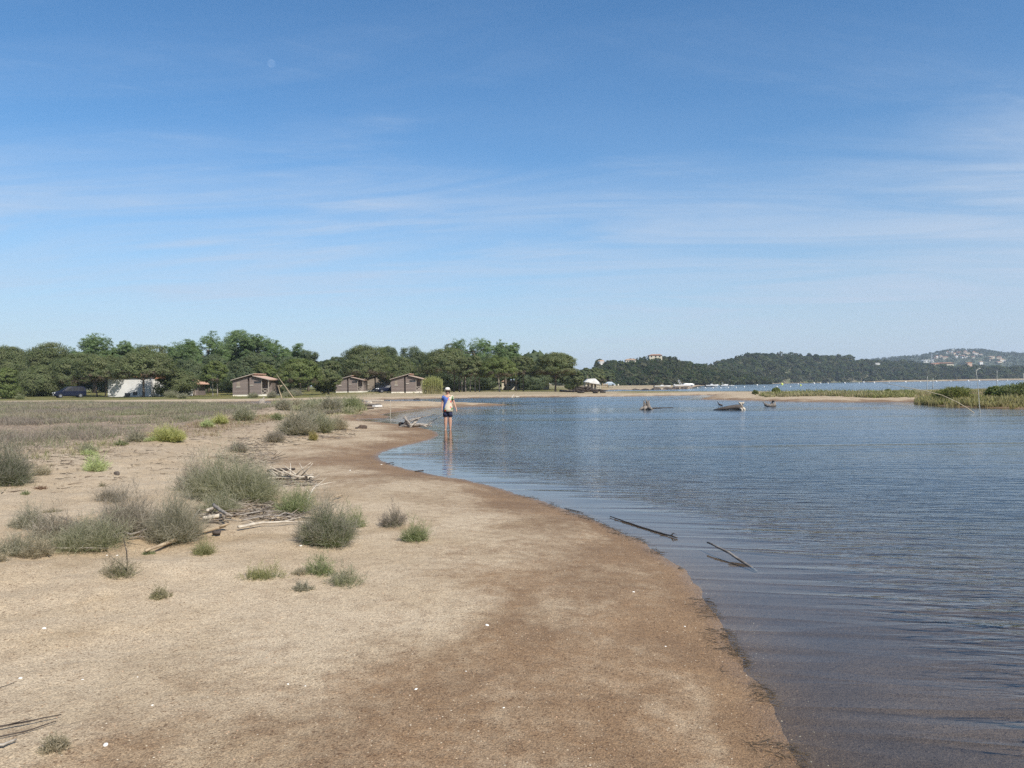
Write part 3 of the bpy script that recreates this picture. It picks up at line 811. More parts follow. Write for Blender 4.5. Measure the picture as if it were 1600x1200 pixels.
def on_hill(G, px, py):
    c = 800 + G[0, :, 0] / G[0, :, 1] * F
    j = int(np.argmin(np.abs(c - px)))
    yy = yh(px) - (G[:, j, 2] - CAMZ) / G[:, j, 1] * F
    for i in range(1, len(yy)):
        if yy[i] <= py: return float(G[i, j, 1])
    return float(G[int(np.argmin(yy)), j, 1])
def house(px, yb, wpx, hpx, depth, label, wall=None, roof=None, name='hillside_house', group=None, rz=0.0, detail=True, back=.7):
    w, h = wpx / F * depth, hpx / F * depth
    x = ray(px, 600).x * depth; z = CAMZ + (yh(px) - yb) / F * depth
    t = empty(name, (x, depth, z), rz, label, 'house', group)
    mb = MB(); mb.box(-w / 2, w / 2, 0, w * back, -h * .6, h * .72); mb.build('wall', wall or cream, t)
    e = w * .05
    mb = MB(); mb.prism([(-w / 2 - e, h * .722), (w / 2 + e, h * .722), (w * .30, h), (-w * .30, h)], -e, w * back + e); mb.build('roof', roof or pale_tile, t)
    if detail:
        for i in range(3):
            mb = MB(); cx = -w * .32 + i * w * .32
            mb.box(cx - w * .055, cx + w * .055, -w * .006, w * .02, h * .22, h * .52); mb.build('window', dark_glass, t)
    return t
house(941, 569.5, 8, 7, 520, 'white gabled house on the left shoulder of the nearest hilltop', white_w, pale_tile, rz=.4)
house(986, 568, 16, 7.5, 520, 'cream house with a pale roof on the slope of the nearest hill', cream, pale_tile)
house(1025, 559.5, 20, 6, 542, 'long tile-roofed house on the crown of the nearest hill', cream, tile)
house(1372, 570, 7, 3, 1120, 'small white house half sunk in the woods of the long low hill', white_w, white_w, detail=False)
house(1477, 570.5, 27, 4, 1180, 'long orange-roofed house on the crest of the long low hill', cream, tile, detail=False)
house(1464, 571.5, 8, 3.6, 1175, 'small orange-roofed house left of the long orange-roofed one', cream, tile, detail=False)
house(1516, 570, 7, 4, 1180, 'lone pinkish house in the trees right of the long orange-roofed one', pale_tile, tile, detail=False)
house(1534, 568, 5, 3.4, 1250, 'small white villa just above the woods of the long low hill', white_w, pale_tile, detail=False)
vil = [(1490,550,5,4),(1481,551.5,4,2.6),(1500.5,552.5,6,3),(1509,551,5,3),(1513,554,8,3),(1485.5,552.3,4,2),(1492.5,553,4,2),(1463,561,5,3),(1465,558,4,2.4),(1471,557,4,2),
       (1478,560,8,3),(1495.5,557,4,2),(1506,557.5,5,2.6),(1510,558.5,5,2.4),(1522.5,552.8,4,4),(1526,554,7,3),(1533,556,6,3),(1521,558.2,8,1.8),(1551,559.5,8,3),(1549,561.5,5,2),
       (1562,560,7,3),(1566,563,6,2.6),(1570,564,5,2),(1563,566.5,6,2)]
rk = random.Random(4)
for i, (px, yb, w, h) in enumerate(vil):
    big_ = i == 0
    house(px, yb + 1.0, w, h + 1.0, on_hill(G3, px, yb + 1) - 45, 'largest white house near the top of the far hill village' if big_ else 'small pale house in the far hill village',
          white_w if rk.random() < .5 else cream, white_w if big_ else rk.choice([tile, pale_tile, tile]), 'village_house', None if big_ else 'houses of the far hill village', rk.uniform(-.3, .3), False)
for px, w in ((1449, 11), (1458, 5)):
    house(px, 565.5, w, 3.4, on_hill(G3, px, 566) - 30, 'long white hangar low on the left slope of the far hill' if w > 8 else 'short white shed right of the long white hangar', white_w, white_w, 'hangar', detail=False)
mb = MB(); p = pt(1456, 568, 1900)
mb.tube([(0, 0, 0), (0, 0, 24)], [.9, .55], 8); mb.tube([(0, 0, 24), (0, 0, 27)], [.3, .15], 6)
for q in (8, 14, 20): mb.box(-1.6, 1.6, -1.6, 1.6, q, q + .7)
o = mb.build('radio_mast', simple('pale_metal', (.5, .53, .56), None, .5)); o.location = p; tag(o, 'pale slim radio mast left of the far hill village', 'mast')

# ------------------------------------------------------------------ log cabins
def plank_mat(name, c1, c2, pitch=.16, axis='Z'):
    if name in _mats: return _mats[name]
    m, nt, b = new_mat(name)
    v = coords(nt)
    sp = N(nt, 'ShaderNodeSeparateXYZ'); nt.links.new(v, sp.inputs[0])
    z = math_(nt, 'DIVIDE', sp.outputs[axis], pitch)
    fr = math_(nt, 'FRACT', z); fl = math_(nt, 'FLOOR', z)
    wn = N(nt, 'ShaderNodeTexWhiteNoise', noise_dimensions='1D'); nt.links.new(fl, wn.inputs['W'])
    st = noise(nt, v, 1.5, 5, .6, .3, (1, 1, 9) if axis == 'Z' else (9, 9, 1))
    f = math_(nt, 'ADD', math_(nt, 'MULTIPLY', wn.outputs[0], .6), math_(nt, 'MULTIPLY', st, .5))
    col = mixc(nt, f, c1, c2)
    gap = math_(nt, 'LESS_THAN', fr, .10)
    nt.links.new(mixc(nt, gap, col, tuple(x * .35 for x in c1)), b.inputs['Base Color'])
    b.inputs['Roughness'].default_value = .85
    bn = N(nt, 'ShaderNodeBump'); bn.inputs['Distance'].default_value = .012
    nt.links.new(math_(nt, 'GREATER_THAN', fr, .10), bn.inputs['Height']); nt.links.new(bn.outputs[0], b.inputs['Normal'])
    _mats[name] = m
    return m
wood_dark = plank_mat('weathered_planks', (.235, .188, .162), (.150, .117, .10), .17)
wood_pale = plank_mat('pale_planks', (.30, .25, .19), (.21, .17, .13), .17)
trim = simple('weathered_trim', (.36, .31, .26), (.26, .22, .18), .8, 5)
roofm = simple('clay_roof', (.52, .36, .27), (.42, .28, .21), .85, 2.5, (1, 6, 1))
dark_in = simple('dark_interior', (.035, .03, .027), (.05, .043, .038), .9)
plinth_w = simple('white_plinth', (.74, .70, .60), (.66, .61, .50), .85, 2)

def roof_slab(mb, x0, z0, x1, z1, y0, y1, th_=.13):
    mb.prism([(x0, z0), (x1, z1), (x1, z1 - th_), (x0, z0 - th_)], y0, y1)

def cabin(px0, px1, depth, label, rz=0.0, wall=None, full=True):
    """front gable towards the lagoon; x measured from the left eave, 6 m wide"""
    wall = wall or wood_dark
    w = (px1 - px0) / F * depth; k = w / 6.02
    p = at(px0, depth)
    t = empty('log_cabin', p, rz, label, 'cabin', 'log cabins along the far bank')
    t.scale = (k, k, k)
    D = 5.5; zr = lambda x: 2.52 + (3.46 - 2.52) * x / 3.65
    mb = MB(); mb.box(.22, 2.52, .03, D, -.5, .24); mb.box(2.85, 5.92, .03, D, -.5, .24); mb.build('plinth', plinth_w, t)
    mb = MB()
    mb.prism([(.2, .242), (2.54, .242), (2.54, zr(2.54) - .14), (.2, zr(.2) - .14)], 0, D)            # closed left half
    mb.prism([(2.545, .242), (5.75, .242), (5.75, 2.50), (3.60, 3.08), (2.545, 3.03)], 1.9, D)           # set-back part behind the porch
    mb.prism([(2.84, .243), (4.70, .243), (4.70, 1.98), (2.84, 1.98)], .0, .10)                         # low front wall
    mb.prism([(2.84, 1.982), (3.55, 1.982), (3.55, 3.02), (2.84, 2.98)], .0, .10)
    mb.prism([(3.55, 2.30), (4.70, 2.30), (4.70, 2.62), (3.55, 2.95)], .002, .10)
    mb.build('wall', wall, t)
    mb = MB(); roof_slab(mb, 0, 2.56, 3.66, 3.56, -.35, D + .3); roof_slab(mb, 3.42, 3.24, 6.02, 2.58, -.34, D + .3)
    mb.build('roof', roofm, t)
    mb = MB(); mb.prism([(0, 2.561), (3.66, 3.561), (3.66, 3.44), (0, 2.44)], -.40, -.352); mb.prism([(3.42, 3.241), (6.02, 2.581), (6.02, 2.46), (3.42, 3.12)], -.39, -.342); mb.build('barge_board', trim, t)
    mb = MB(); mb.box(2.56, 2.83, 1.2, 1.25, .25, 2.3); mb.build('door', dark_in, t)
    wn = MB(); wn.box(.86, 1.35, -.022, .0, 1.5, 2.25); f = wn.build('shutter', wood_pale, t)
    mb = MB(); mb.box(.80, 1.42, -.09, -.001, 1.40, 1.475); mb.build('sill', plinth_w, f)
    mb = MB(); mb.box(3.56, 4.69, .04, .06, 1.985, 2.295); f = mb.build('window', dark_glass, t)
    mb = MB(); mb.box(4.70, 4.80, -.02, .12, .25, 2.7); mb.build('post', trim, t)
    mb = MB(); mb.box(5.76, 5.90, -.02, .12, .25, 2.52); mb.build('post', trim, t)
    mb = MB(); mb.box(2.90, 3.46, -.08, -.002, 1.66, 1.72); mb.build('sill', plinth_w, t)
    mb = MB()
    mb.box(4.81, 5.75, .02, .08, 1.08, 1.16); mb.box(4.81, 5.75, .02, .08, .34, .40)
    mb.prism([(4.81, .40), (4.89, .40), (5.75, 1.0), (5.75, 1.08), (5.67, 1.08), (4.81, .48)], .03, .065)
    mb.prism([(5.75, .40), (5.67, .40), (4.81, 1.0), (4.81, 1.08), (4.89, 1.08), (5.75, .48)], .067, .10)
    mb.build('railing', trim, t)
    return t
cabin(361.5, 421.5, 123, 'nearest dark log cabin with a clay roof, beside the leaning bare poles')
cabin(523, 568.5, 152, 'middle log cabin, its left side against the shaggy pine')
cabin(609.5, 661, 141, 'log cabin on a white base right beside the tall cane clump')
cabin(566, 611, 172, 'shaded paler cabin set back behind the dark blue hatchback', wall=wood_pale)

# small tiled hut left of the nearest cabin
p = at(287, 136)
t = empty('tiled_cabin', p, 0, 'small brown slatted cabin with an orange two-step tile roof half hidden by pines', 'cabin')
mb = MB(); mb.box(-.4, 2.5, 0, 3.4, -.4, 1.95); mb.build('wall', wood_dark, t)
mb = MB(); mb.prism([(-.8, 2.0), (3.2, 1.96), (2.6, 2.45), (.2, 2.5)], -.5, 3.6); mb.prism([(.5, 2.62), (2.2, 2.60), (1.7, 2.86), (.9, 2.88)], .3, 2.4); mb.build('roof', simple('orange_tile', (.48, .29, .20), (.38, .22, .15), .85, 3), t)
for i in range(4):
    mb = MB(); mb.box(-.1 + i * .75, .18 + i * .75, -.03, -.001, .95, 1.6); mb.build('window', dark_glass, t)
mb = MB()
for i in range(9): mb.box(-.35 + i * .33, -.25 + i * .33, -.75, -.70, .1, .85)
mb.box(-.4, 2.5, -.76, -.69, .86, .93); mb.build('railing', trim, t)

# white building
p = at(167, 129); wB = (278 - 167) / F * 129
t = empty('white_house', p, 0, 'long low white building with a tiled roof, dappled by the shade of pines', 'house')
hB = 3.25
mb = MB(); mb.box(.15, wB * .62, 0, 6, -.5, hB); mb.box(wB * .62 + .003, wB, 1.2, 6, -.5, hB - .35); mb.build('wall', white_w, t)
mb = MB(); mb.prism([(-.25, hB + .02), (wB * .64, hB + .02), (wB * .60, hB + .55), (.6, hB + .55)], -.35, 6.3); mb.build('roof', tile, t)
mb = MB(); mb.prism([(wB * .645, hB - .33), (wB + .3, hB - .33), (wB - .3, hB + .1), (wB * .645, hB + .1)], .9, 6.3); mb.build('roof', tile, t)
for x0, x1, z0, z1 in ((3.0, 3.9, 0.0, .62), (4.4, 5.1, .2, .8)):
    mb = MB(); mb.box(x0, x1, -.03, -.001, z0, z1); mb.build('window', dark_glass, t)
mb = MB(); mb.box(wB * .84, wB * .92, 1.15, 1.198, .2, 1.3); mb.build('window', dark_glass, t)
# pale building behind the pines on the right of the grove
def low_building(px0, px1, yb, yt, depth, label):
    x0 = ray(px0, 600).x * depth; x1 = ray(px1, 600).x * depth; zb = CAMZ + (yh(px0) - yb) / F * depth; zt = CAMZ + (yh(px0) - yt) / F * depth
    t = empty('beach_building', (x0, depth, zb), 0, label, 'building')
    w, h = x1 - x0, zt - zb
    mb = MB(); mb.box(0, w, 0, 4, -.6, h * .8); mb.build('wall', cream, t)
    mb = MB(); mb.prism([(-.2, h * .802), (w + .2, h * .802), (w * .9, h), (w * .1, h)], -.3, 4.3); mb.build('roof', pale_tile, t)
    for i in range(3):
        mb = MB(); mb.box(w * (.12 + .28 * i), w * (.24 + .28 * i), -.03, -.001, h * .25, h * .62); mb.build('window', dark_glass, t)
low_building(822, 858, 605, 591, 205, 'pale cream building glimpsed between trunks left of the free-standing umbrella pine')
low_building(784, 812, 606, 594, 205, 'whitish building behind the slanting-trunked pine')

# cream beach hut
dH = 232; p = pt(915, 606.5, dH); sH = dH / F
t = empty('beach_hut', p, 0, 'cream beach hut with a white pitched roof and posts, past the end of the grove', 'hut')
q = lambda x0, x1, y0, y1, z0, z1: (x0 * sH, x1 * sH, y0, y1, z0 * sH, z1 * sH)
mb = MB(); mb.box(*q(0, 20, 0, 4, -3, 8)); mb.build('wall', cream, t)
mb = MB(); mb.prism([(-1.5 * sH, 9.5 * sH), (22 * sH, 8.02 * sH), (15 * sH, 15 * sH), (4 * sH, 14.5 * sH)], -.7, 4.6); mb.build('roof', white_w, t)
mb = MB(); mb.prism([(5 * sH, 8.1 * sH), (22.5 * sH, 5.5 * sH), (22.5 * sH, 6.2 * sH), (13 * sH, 11.5 * sH)], -1.6, -.72); mb.build('awning', white_w, t)
for i in range(5):
    mb = MB(); x = (1 + i * 5.2) * sH; mb.box(x - .07, x + .07, -1.5, -1.36, -.6, 5.4 * sH); mb.build('post', cream, t)
for i in range(3):
    mb = MB(); mb.box((3 + i * 6) * sH, (5 + i * 6) * sH, -.04, -.001, 2 * sH, 6 * sH); mb.build('window', dark_glass, t)
mb = MB(); mb.tube([(3.5 * sH, 1, 12 * sH), (3.5 * sH, 1, 21 * sH)], .05, 5); mb.build('flagpole', trim, t)
p = pt(941, 605, 236); mb = MB()
for i in range(4): mb.box(i * .5, i * .5 + .12, 0, .12, -.5, 1.3)
mb.box(-.1, 1.8, -.02, .14, .7, .85); o = mb.build('wooden_rack', simple('ochre_wood', (.42, .30, .16), None, .8)); o.location = p
tag(o, 'ochre wooden post rack right of the cream beach hut', 'rack')
def tent(px, yb, w, h, depth, label, mat):
    p = pt(px, yb, depth); mb = MB(); W_, H_ = w / F * depth, h / F * depth
    rings = []
    for i in range(5):
        a = i / 4; s_ = math.cos(a * math.pi / 2) ** .7
        rings.append([Vector((math.cos(q * math.pi / 5) * W_ / 2 * max(s_, .03), math.sin(q * math.pi / 5) * W_ / 2 * max(s_, .03), H_ * a)) for q in range(10)])
    mb.loft(rings); o = mb.build('beach_tent', mat, None, True); o.location = p; tag(o, label, 'tent')
tent(959.5, 602.5, 5, 3.4, 262, 'small white domed beach tent right of the cream beach hut', white_w)
tent(966, 602.5, 3, 2.6, 268, 'tiny pale dome beside the white beach tent', cream)
p = pt(951, 603, 255); t = empty('parked_car', p, .1, 'tiny pale blue-grey car between the cream beach hut and the beach tent', 'car')
mb = MB(); mb.loft([[Vector((x, y, z)) for y, z in ((-.8, .25), (-.8, b_), (-.62, c_), (.62, c_), (.8, b_), (.8, .25))] for x, b_, c_ in ((-2, .6, .62), (-1.1, .8, .84), (-.5, .85, 1.35), (.9, .85, 1.38), (1.6, .8, .9), (2, .7, .72))]); mb.build('body', simple('pale_blue_paint', (.30, .36, .42), None, .35), t)
for x in (-1.25, 1.25):
    mb = MB(); mb.tube([(x, -.86, .3), (x, -.66, .3)], .3, 10); mb.build('wheel', dark_in, t)
# parasol and red cloth near the free-standing pine
p = pt(896, 606, 215); t = empty('beach_parasol', p, 0, 'white beach parasol right of the free-standing umbrella pine', 'parasol')
mb = MB(); mb.tube([(0, 0, -.4), (0, 0, 1.5)], .03, 6); mb.build('pole', trim, t)
mb = MB(); mb.loft([[Vector((math.cos(q * math.pi / 4) * r, math.sin(q * math.pi / 4) * r, z)) for q in range(8)] for r, z in ((.62, 1.15), (.42, 1.42), (.04, 1.55))]); mb.build('canopy', white_w, t)
p = pt(891.5, 605.5, 212); mb = MB(); mb.loft([[Vector((math.cos(q * math.pi / 4) * r, math.sin(q * math.pi / 4) * r * .8, z)) for q in range(8)] for r, z in ((.28, -.3), (.42, .2), (.36, .6), (.2, .95), (.04, 1.05))])
o = mb.build('folded_parasol', simple('red_cloth', (.55, .06, .09), None, .8), None, True); o.location = p; tag(o, 'folded red parasol beside the white one', 'parasol')

# ------------------------------------------------------------------ cars in the grove
navy = simple('navy_paint', (.006, .009, .024), (.008, .011, .028), .35, 1, spec=.25)
car_glass = simple('car_glass', (.008, .009, .012), (.012, .013, .016), .3, 2, spec=.2)
tyre = simple('tyre_rubber', (.02, .02, .02), (.03, .03, .03), .8)
rim_m = simple('wheel_rim', (.4, .4, .42), (.3, .3, .32), .35, 3, metallic=.8)
lamp = simple('lamp_glass', (.75, .76, .76), (.6, .6, .6), .15, 3, spec=.6)
plate_m = simple('number_plate', (.75, .74, .66), (.7, .69, .6), .5)
def car(px, depth, rz, label, st, wins, L, wheelx, name='parked_van', cat='van'):
    p = at(px, depth); t = empty(name, p, rz, label, cat)
    mb = MB(); rings = []
    for x, zb, bl, tp, hb, ht in st:
        rings.append([Vector((x, y, z)) for y, z in ((-hb * .92, zb), (-hb, zb + .18), (-hb, bl), (-ht, tp - .05), (-ht * .86, tp), (ht * .86, tp), (ht, tp - .05), (hb, bl), (hb, zb + .18), (hb * .92, zb))])
    mb.loft(rings); body = mb.build('body', navy, t, False, .03)
    for nm, quad in wins:
        mb = MB(); a, b_, c, d = [Vector(v) for v in quad]
        n = (b_ - a).cross(d - a).normalized()
        if n.z < -.2: n = -n
        cen = Vector((0, 0, .9)); 
        if (((a + b_ + c + d) / 4 - cen).dot(n)) < 0: n = -n
        vs = [v + n * .012 for v in (a, b_, c, d)] + [v - n * .02 for v in (a, b_, c, d)]
        mb.add(vs, [(0, 1, 2, 3), (7, 6, 5, 4), (0, 4, 5, 1), (1, 5, 6, 2), (2, 6, 7, 3), (3, 7, 4, 0)]); mb.build(nm, car_glass, t)
    hw = max(s_[4] for s_ in st)
    for x in wheelx:
        for sy in (-1, 1):
            mb = MB(); mb.tube([(x, sy * (hw - .18), .32), (x, sy * (hw + .01), .32)], .33, 16); w_ = mb.build('wheel', tyre, t)
            mb = MB(); mb.tube([(x, sy * (hw - .02), .32), (x, sy * (hw + .018), .32)], .2, 12); mb.build('rim', rim_m, w_)
    for sy in (-1, 1):
        mb = MB(); mb.box(-L / 2 - .01, -L / 2 + .24, sy * .62 - .17, sy * .62 + .17, .68, .86); mb.build('headlight', lamp, t, False, .03)
        mb = MB(); mb.box(-.98, -.80, sy * (hw + .06) - .07, sy * (hw + .06) + .07, 1.02, 1.2); mb.build('mirror', navy, t, False, .03)
    mb = MB(); mb.box(-L / 2 - .04, -L / 2 - .005, -.27, .27, .40, .54); mb.build('number_plate', plate_m, t)
    mb = MB(); mb.box(-L / 2 - .02, -L / 2 + .05, -.42, .42, .58, .70); mb.build('grille', dark_in, t)
    return t
van_st = [(-2.3, .30, .62, .68, .72, .66), (-2.2, .24, .82, .88, .84, .74), (-1.65, .22, .98, 1.06, .90, .76), (-1.25, .22, 1.02, 1.16, .91, .76), (-.35, .22, 1.05, 1.76, .91, .70), (.2, .22, 1.05, 1.82, .91, .70),
          (1.7, .22, 1.05, 1.80, .91, .69), (2.15, .24, 1.03, 1.66, .88, .66), (2.28, .32, .95, 1.08, .84, .70)]
van_w = [('windscreen', ((-1.2, -.70, 1.20), (-1.2, .70, 1.20), (-.38, .62, 1.74), (-.38, -.62, 1.74)))]
for sy in (-1, 1):
    van_w += [('side_window', ((-.75, sy * .905, 1.12), (.25, sy * .905, 1.12), (.25, sy * .73, 1.70), (-.35, sy * .73, 1.66))),
              ('side_window', ((.33, sy * .905, 1.12), (1.15, sy * .905, 1.12), (1.15, sy * .73, 1.70), (.33, sy * .73, 1.71))),
              ('side_window', ((1.23, sy * .905, 1.12), (1.95, sy * .885, 1.12), (1.85, sy * .73, 1.65), (1.23, sy * .73, 1.70)))]
car(108.5, 124, R(42), 'dark blue people carrier parked under the pines left of the white building', van_st, van_w, 4.6, (-1.45, 1.4))
hb_st = [(-2.0, .30, .58, .62, .70, .64), (-1.9, .24, .72, .78, .80, .70), (-1.1, .22, .88, .95, .85, .70), (-.75, .22, .92, 1.02, .85, .70), (-.1, .22, .94, 1.42, .85, .62), (.9, .22, .94, 1.46, .85, .62), (1.6, .24, .94, 1.30, .84, .60), (1.95, .30, .86, .95, .80, .66)]
hb_w = [('windscreen', ((-.72, -.62, 1.05), (-.72, .62, 1.05), (-.14, .55, 1.40), (-.14, -.55, 1.40)))]
for sy in (-1, 1): hb_w += [('side_window', ((-.4, sy * .845, 1.0), (.45, sy * .845, 1.0), (.45, sy * .66, 1.38), (-.05, sy * .66, 1.36))), ('side_window', ((.52, sy * .845, 1.0), (1.4, sy * .845, 1.0), (1.25, sy * .66, 1.32), (.52, sy * .66, 1.38)))]
car(604.5, 147, R(25), 'dark blue hatchback between the middle cabin and the white-based cabin', hb_st, hb_w, 4.0, (-1.2, 1.2), 'parked_car', 'car')

# ------------------------------------------------------------------ driftwood, poles, stumps
grey_wood = simple('grey_driftwood', (.36, .32, .27), (.19, .16, .13), .9, 9, (1, 1, 3), .006)
pale_wood = simple('pale_driftwood', (.52, .46, .37), (.34, .29, .23), .9, 9, (1, 1, 3), .006)
dark_wood = simple('dark_wet_wood', (.065, .050, .040), (.035, .028, .024), .7, 9, (1, 1, 3), .006)
stump_wood = simple('weathered_stump_wood', (.25, .22, .19), (.11, .094, .08), .9, 7, (1, 1, .6), .01)
tan_wood = simple('tan_driftwood', (.42, .33, .22), (.28, .21, .14), .9, 9, (1, 1, 3), .006)

def drift(name, label, pts, rad, mat, lift=0.0, n=8, cat='driftwood', branches=(), group=None, wob=.18, heights=None):
    """a log or branch lying along pixels of the photograph's ground"""
    P = [gp(*p) for p in pts]
    for i, p in enumerate(P): p.z = max(p.z, 0.0) + (lift if heights is None else heights[i])
    o0 = P[0].copy(); Q_ = []
    sub = 4
    r2 = []
    rd = rad if isinstance(rad, (list, tuple)) else [rad] * len(P)
    if P[0].y < 22: rd = [q * .44 for q in rd]; branches = [(*q[:4], q[4] * .55) for q in branches]
    for i in range(len(P) - 1):
        for k in range(sub):
            f = k / sub; Q_.append(P[i].lerp(P[i + 1], f) - o0 + Vector((random.uniform(-1, 1), random.uniform(-1, 1), random.uniform(-.3, .6))) * rd[i] * .35)
            r2.append(rd[i] + (rd[i + 1] - rd[i]) * f)
    Q_.append(P[-1] - o0); r2.append(rd[-1])
    mb = MB(); mb.tube(Q_, r2, n, True, wob)
    for (t_, dx, dy, dz, r) in branches:
        k = int(t_ * (len(Q_) - 1)); st = Q_[k]; e = st + Vector((dx, dy, dz))
        mb.tube([st, st.lerp(e, .5) + Vector((random.uniform(-.1, .1), 0, random.uniform(-.05, .08))) * e.length * .3, e], [r, r * .75, r * .35], 6, True, wob)
    o = mb.build(name, mat, None, True); o.location = o0
    return tag(o, label, cat, group)

drift('driftwood_log', 'long tan driftwood log lying diagonally at the foot of the grey shrubs', [(228, 868), (270, 852), (312, 838), (352, 828)], [.022, .042, .046, .034], tan_wood, .04, branches=((.95, .10, .02, .03, .03),))
drift('driftwood_branch', 'pale slim branch lying right of the long tan log', [(372, 830), (410, 823), (450, 821), (488, 822)], [.035, .03, .022, .012], pale_wood, .04, branches=((.3, -.15, .1, .02, .012), (.6, .2, .15, .03, .012)))
drift('driftwood_branch', 'grey bent branch lying left of the long tan log', [(112, 862), (150, 855), (178, 848), (187, 836)], [.012, .02, .028, .02], grey_wood, .04, branches=((.5, .15, .1, .02, .012), (.7, .3, -.05, .02, .012)))
drift('driftwood_branch', 'thin grey branch along the sand below the grey shrubs at left', [(20, 866), (90, 862), (170, 862)], [.012, .02, .012], grey_wood, .03)
drift('driftwood_branch', 'forked grey branch lying between the grey shrubs', [(185, 838), (205, 846), (222, 842)], [.02, .025, .012], grey_wood, .06, branches=((.5, .2, .2, .05, .014), (.3, -.1, -.3, .0, .014)))
drift('dead_branch', 'dead upright branch standing out of the half-dry tuft', [(196, 897), (200, 894)], [.014, .010], dark_wood, 0, heights=[0, .06], branches=((.9, -.07, .08, .20, .010), (.6, -.12, .0, .10, .006)), cat='branch')
drift('driftwood_log', 'short thick bleached log in the wood pile under the largest shrub', [(318, 817), (332, 815), (345, 813)], [.05, .055, .05], pale_wood, .05)
drift('driftwood_log', 'bleached round-ended log topmost in the wood pile under the largest shrub', [(323, 808), (334, 804)], [.040, .042], pale_wood, .07)
drift('driftwood_log', 'dark grey crooked log across the wood pile under the largest shrub', [(334, 803), (345, 812), (356, 820)], [.04, .045, .035], grey_wood, .10, branches=((.8, .12, -.1, -.02, .02),))
drift('driftwood_log', 'dark stub standing in for the shadow under the right end of the long tan log', [(332, 838), (345, 838)], [.05, .055], dark_wood, .035)  # added dark shape imitates the shadow beneath the log end
drift('driftwood_log', 'short pale split log beside the bush right of the largest shrub', [(395, 772), (405, 776), (413, 780)], [.035, .045, .03], pale_wood, .05)
drift('driftwood_log', 'dark flat beam at the back of the gnarled wood heap', [(418, 741), (440, 739), (461, 738)], [.06, .07, .05], dark_wood, .06)
drift('driftwood_log', 'gnarled bleached root mass at the right end of the wood heap', [(434, 752), (460, 752), (490, 752)], [.06, .11, .07], pale_wood, .06, wob=.7, branches=[(random.random(), random.uniform(-.3, .3), random.uniform(-.3, .2), random.uniform(0, .25), .025) for _ in range(22)])
drift('driftwood_branch', 'twisted bleached branch rising left of the tall rounded bush', [(478, 800), (484, 786), (495, 780)], [.022, .028, .02], pale_wood, 0, heights=[.03, .10, .2], branches=((.9, .25, .1, .05, .016), (.6, -.1, .0, .12, .012), (.95, .1, .2, .10, .012)))
drift('driftwood_log', 'brown broken log end behind the tall rounded bush', [(524, 781), (534, 778)], [.028, .034], tan_wood, .04)
for i, (a, b, c, l) in enumerate([((375, 812), (405, 806), (440, 806), 'grey stick high in the litter left of the tall rounded bush'), ((380, 820), (420, 812), (455, 815), 'grey stick low in the litter left of the tall rounded bush'), ((300, 830), (305, 812), (315, 800), 'pale stick standing in the wood pile under the largest shrub'),
        ((425, 818), (445, 808), (460, 812), 'curved stick touching the tall rounded bush')]):
    drift('driftwood_stick', l, [a, b, c], [.012, .02, .012], grey_wood, .05, 6)
# bottom left corner
drift('driftwood_stick', 'long thin stick at the bottom left corner, upper of two', [(-20, 1146), (40, 1135), (96, 1123)], [.010, .009, .005], dark_wood, .02, 7, branches=((.3, .08, .05, .01, .004),))
drift('driftwood_stick', 'thin stick just under the upper one at the bottom left corner', [(-20, 1160), (40, 1147), (88, 1131)], [.006, .007, .004], dark_wood, .012, 6)
drift('driftwood_stick', 'short thick curved stick end at the bottom left corner', [(-25, 1170), (5, 1170), (25, 1161)], [.012, .014, .009], grey_wood, .015, 7)
drift('driftwood_stick', 'faint short twig on the sand at the left edge', [(-5, 1077), (22, 1068)], [.003, .003], dark_wood, .004, 5)
# sticks in the shallows
drift('floating_branch', 'long dark branch half afloat in the shallows along the shore', [(953, 808), (985, 819), (1020, 830), (1058, 842)], [.014, .022, .024, .018], dark_wood, 0, 7, 'branch', heights=[.012, .006, .004, .012], branches=((.97, .06, -.02, .02, .014),))
drift('floating_branch', 'thin dark twig at the waterline beyond the long floating branch', [(882, 795), (900, 799), (912, 802)], [.012, .014, .006], dark_wood, .008, 6, 'branch')
drift('stake', 'pale stake rising slantwise from the shallows, nearest in the water', [(1105, 858), (1140, 872), (1182, 889)], [.020, .030, .028], stump_wood, 0, 7, 'stake', heights=[.07, .05, -.02])
drift('driftwood_log', 'small black log lying in the water just off the curved shore', [(649, 738), (661, 737)], [.03, .035], dark_wood, .02)
drift('driftwood_stick', 'short black stick at the waterline of the inner bay', [(603, 726), (615, 724)], [.02, .02], dark_wood, .02)
# tangle by the point
P0 = gp(640, 668)
t = empty('driftwood_tangle', P0, 0, 'tangle of bleached branches on the point left of the standing person', 'driftwood')
mb = MB()
for (a, b, r) in [((-.35, .05, .04), (.75, -.12, .10), .075), ((-.1, 0, .12), (-.22, .05, .48), .045), ((-.22, .0, .40), (.12, -.25, .02), .04), ((.05, -.3, .0), (.30, .05, .25), .04), ((.1, .1, .12), (.35, .2, .34), .05),
                  ((-.25, .1, .2), (.55, .25, .42), .02), ((.2, .2, .3), (1.05, .45, .50), .014), ((-.05, 0, .2), (.45, .1, .38), .03), ((.6, .0, .04), (1.35, .5, .48), .015), ((.75, -.1, .05), (1.0, .05, .25), .014), ((.3, 0, .1), (.7, -.2, .02), .06), ((.25, .1, .3), (.22, .12, .46), .012), ((-.4, 0, .02), (.9, .1, .04), .05)]:
    a, b = Vector(a), Vector(b); mb.tube([a, a.lerp(b, .35) + Vector((0, 0, .03)), a.lerp(b, .7) + Vector((.02, .02, .03)), b], [r, r * .95, r * .8, r * .5], 7, True, .2)
mb.build('branches', grey_wood, t, True)
drift('driftwood_log', 'dark log stub at the left end of the branch tangle on the point', [(626, 667), (637, 667)], [.10, .10], dark_wood, .09)
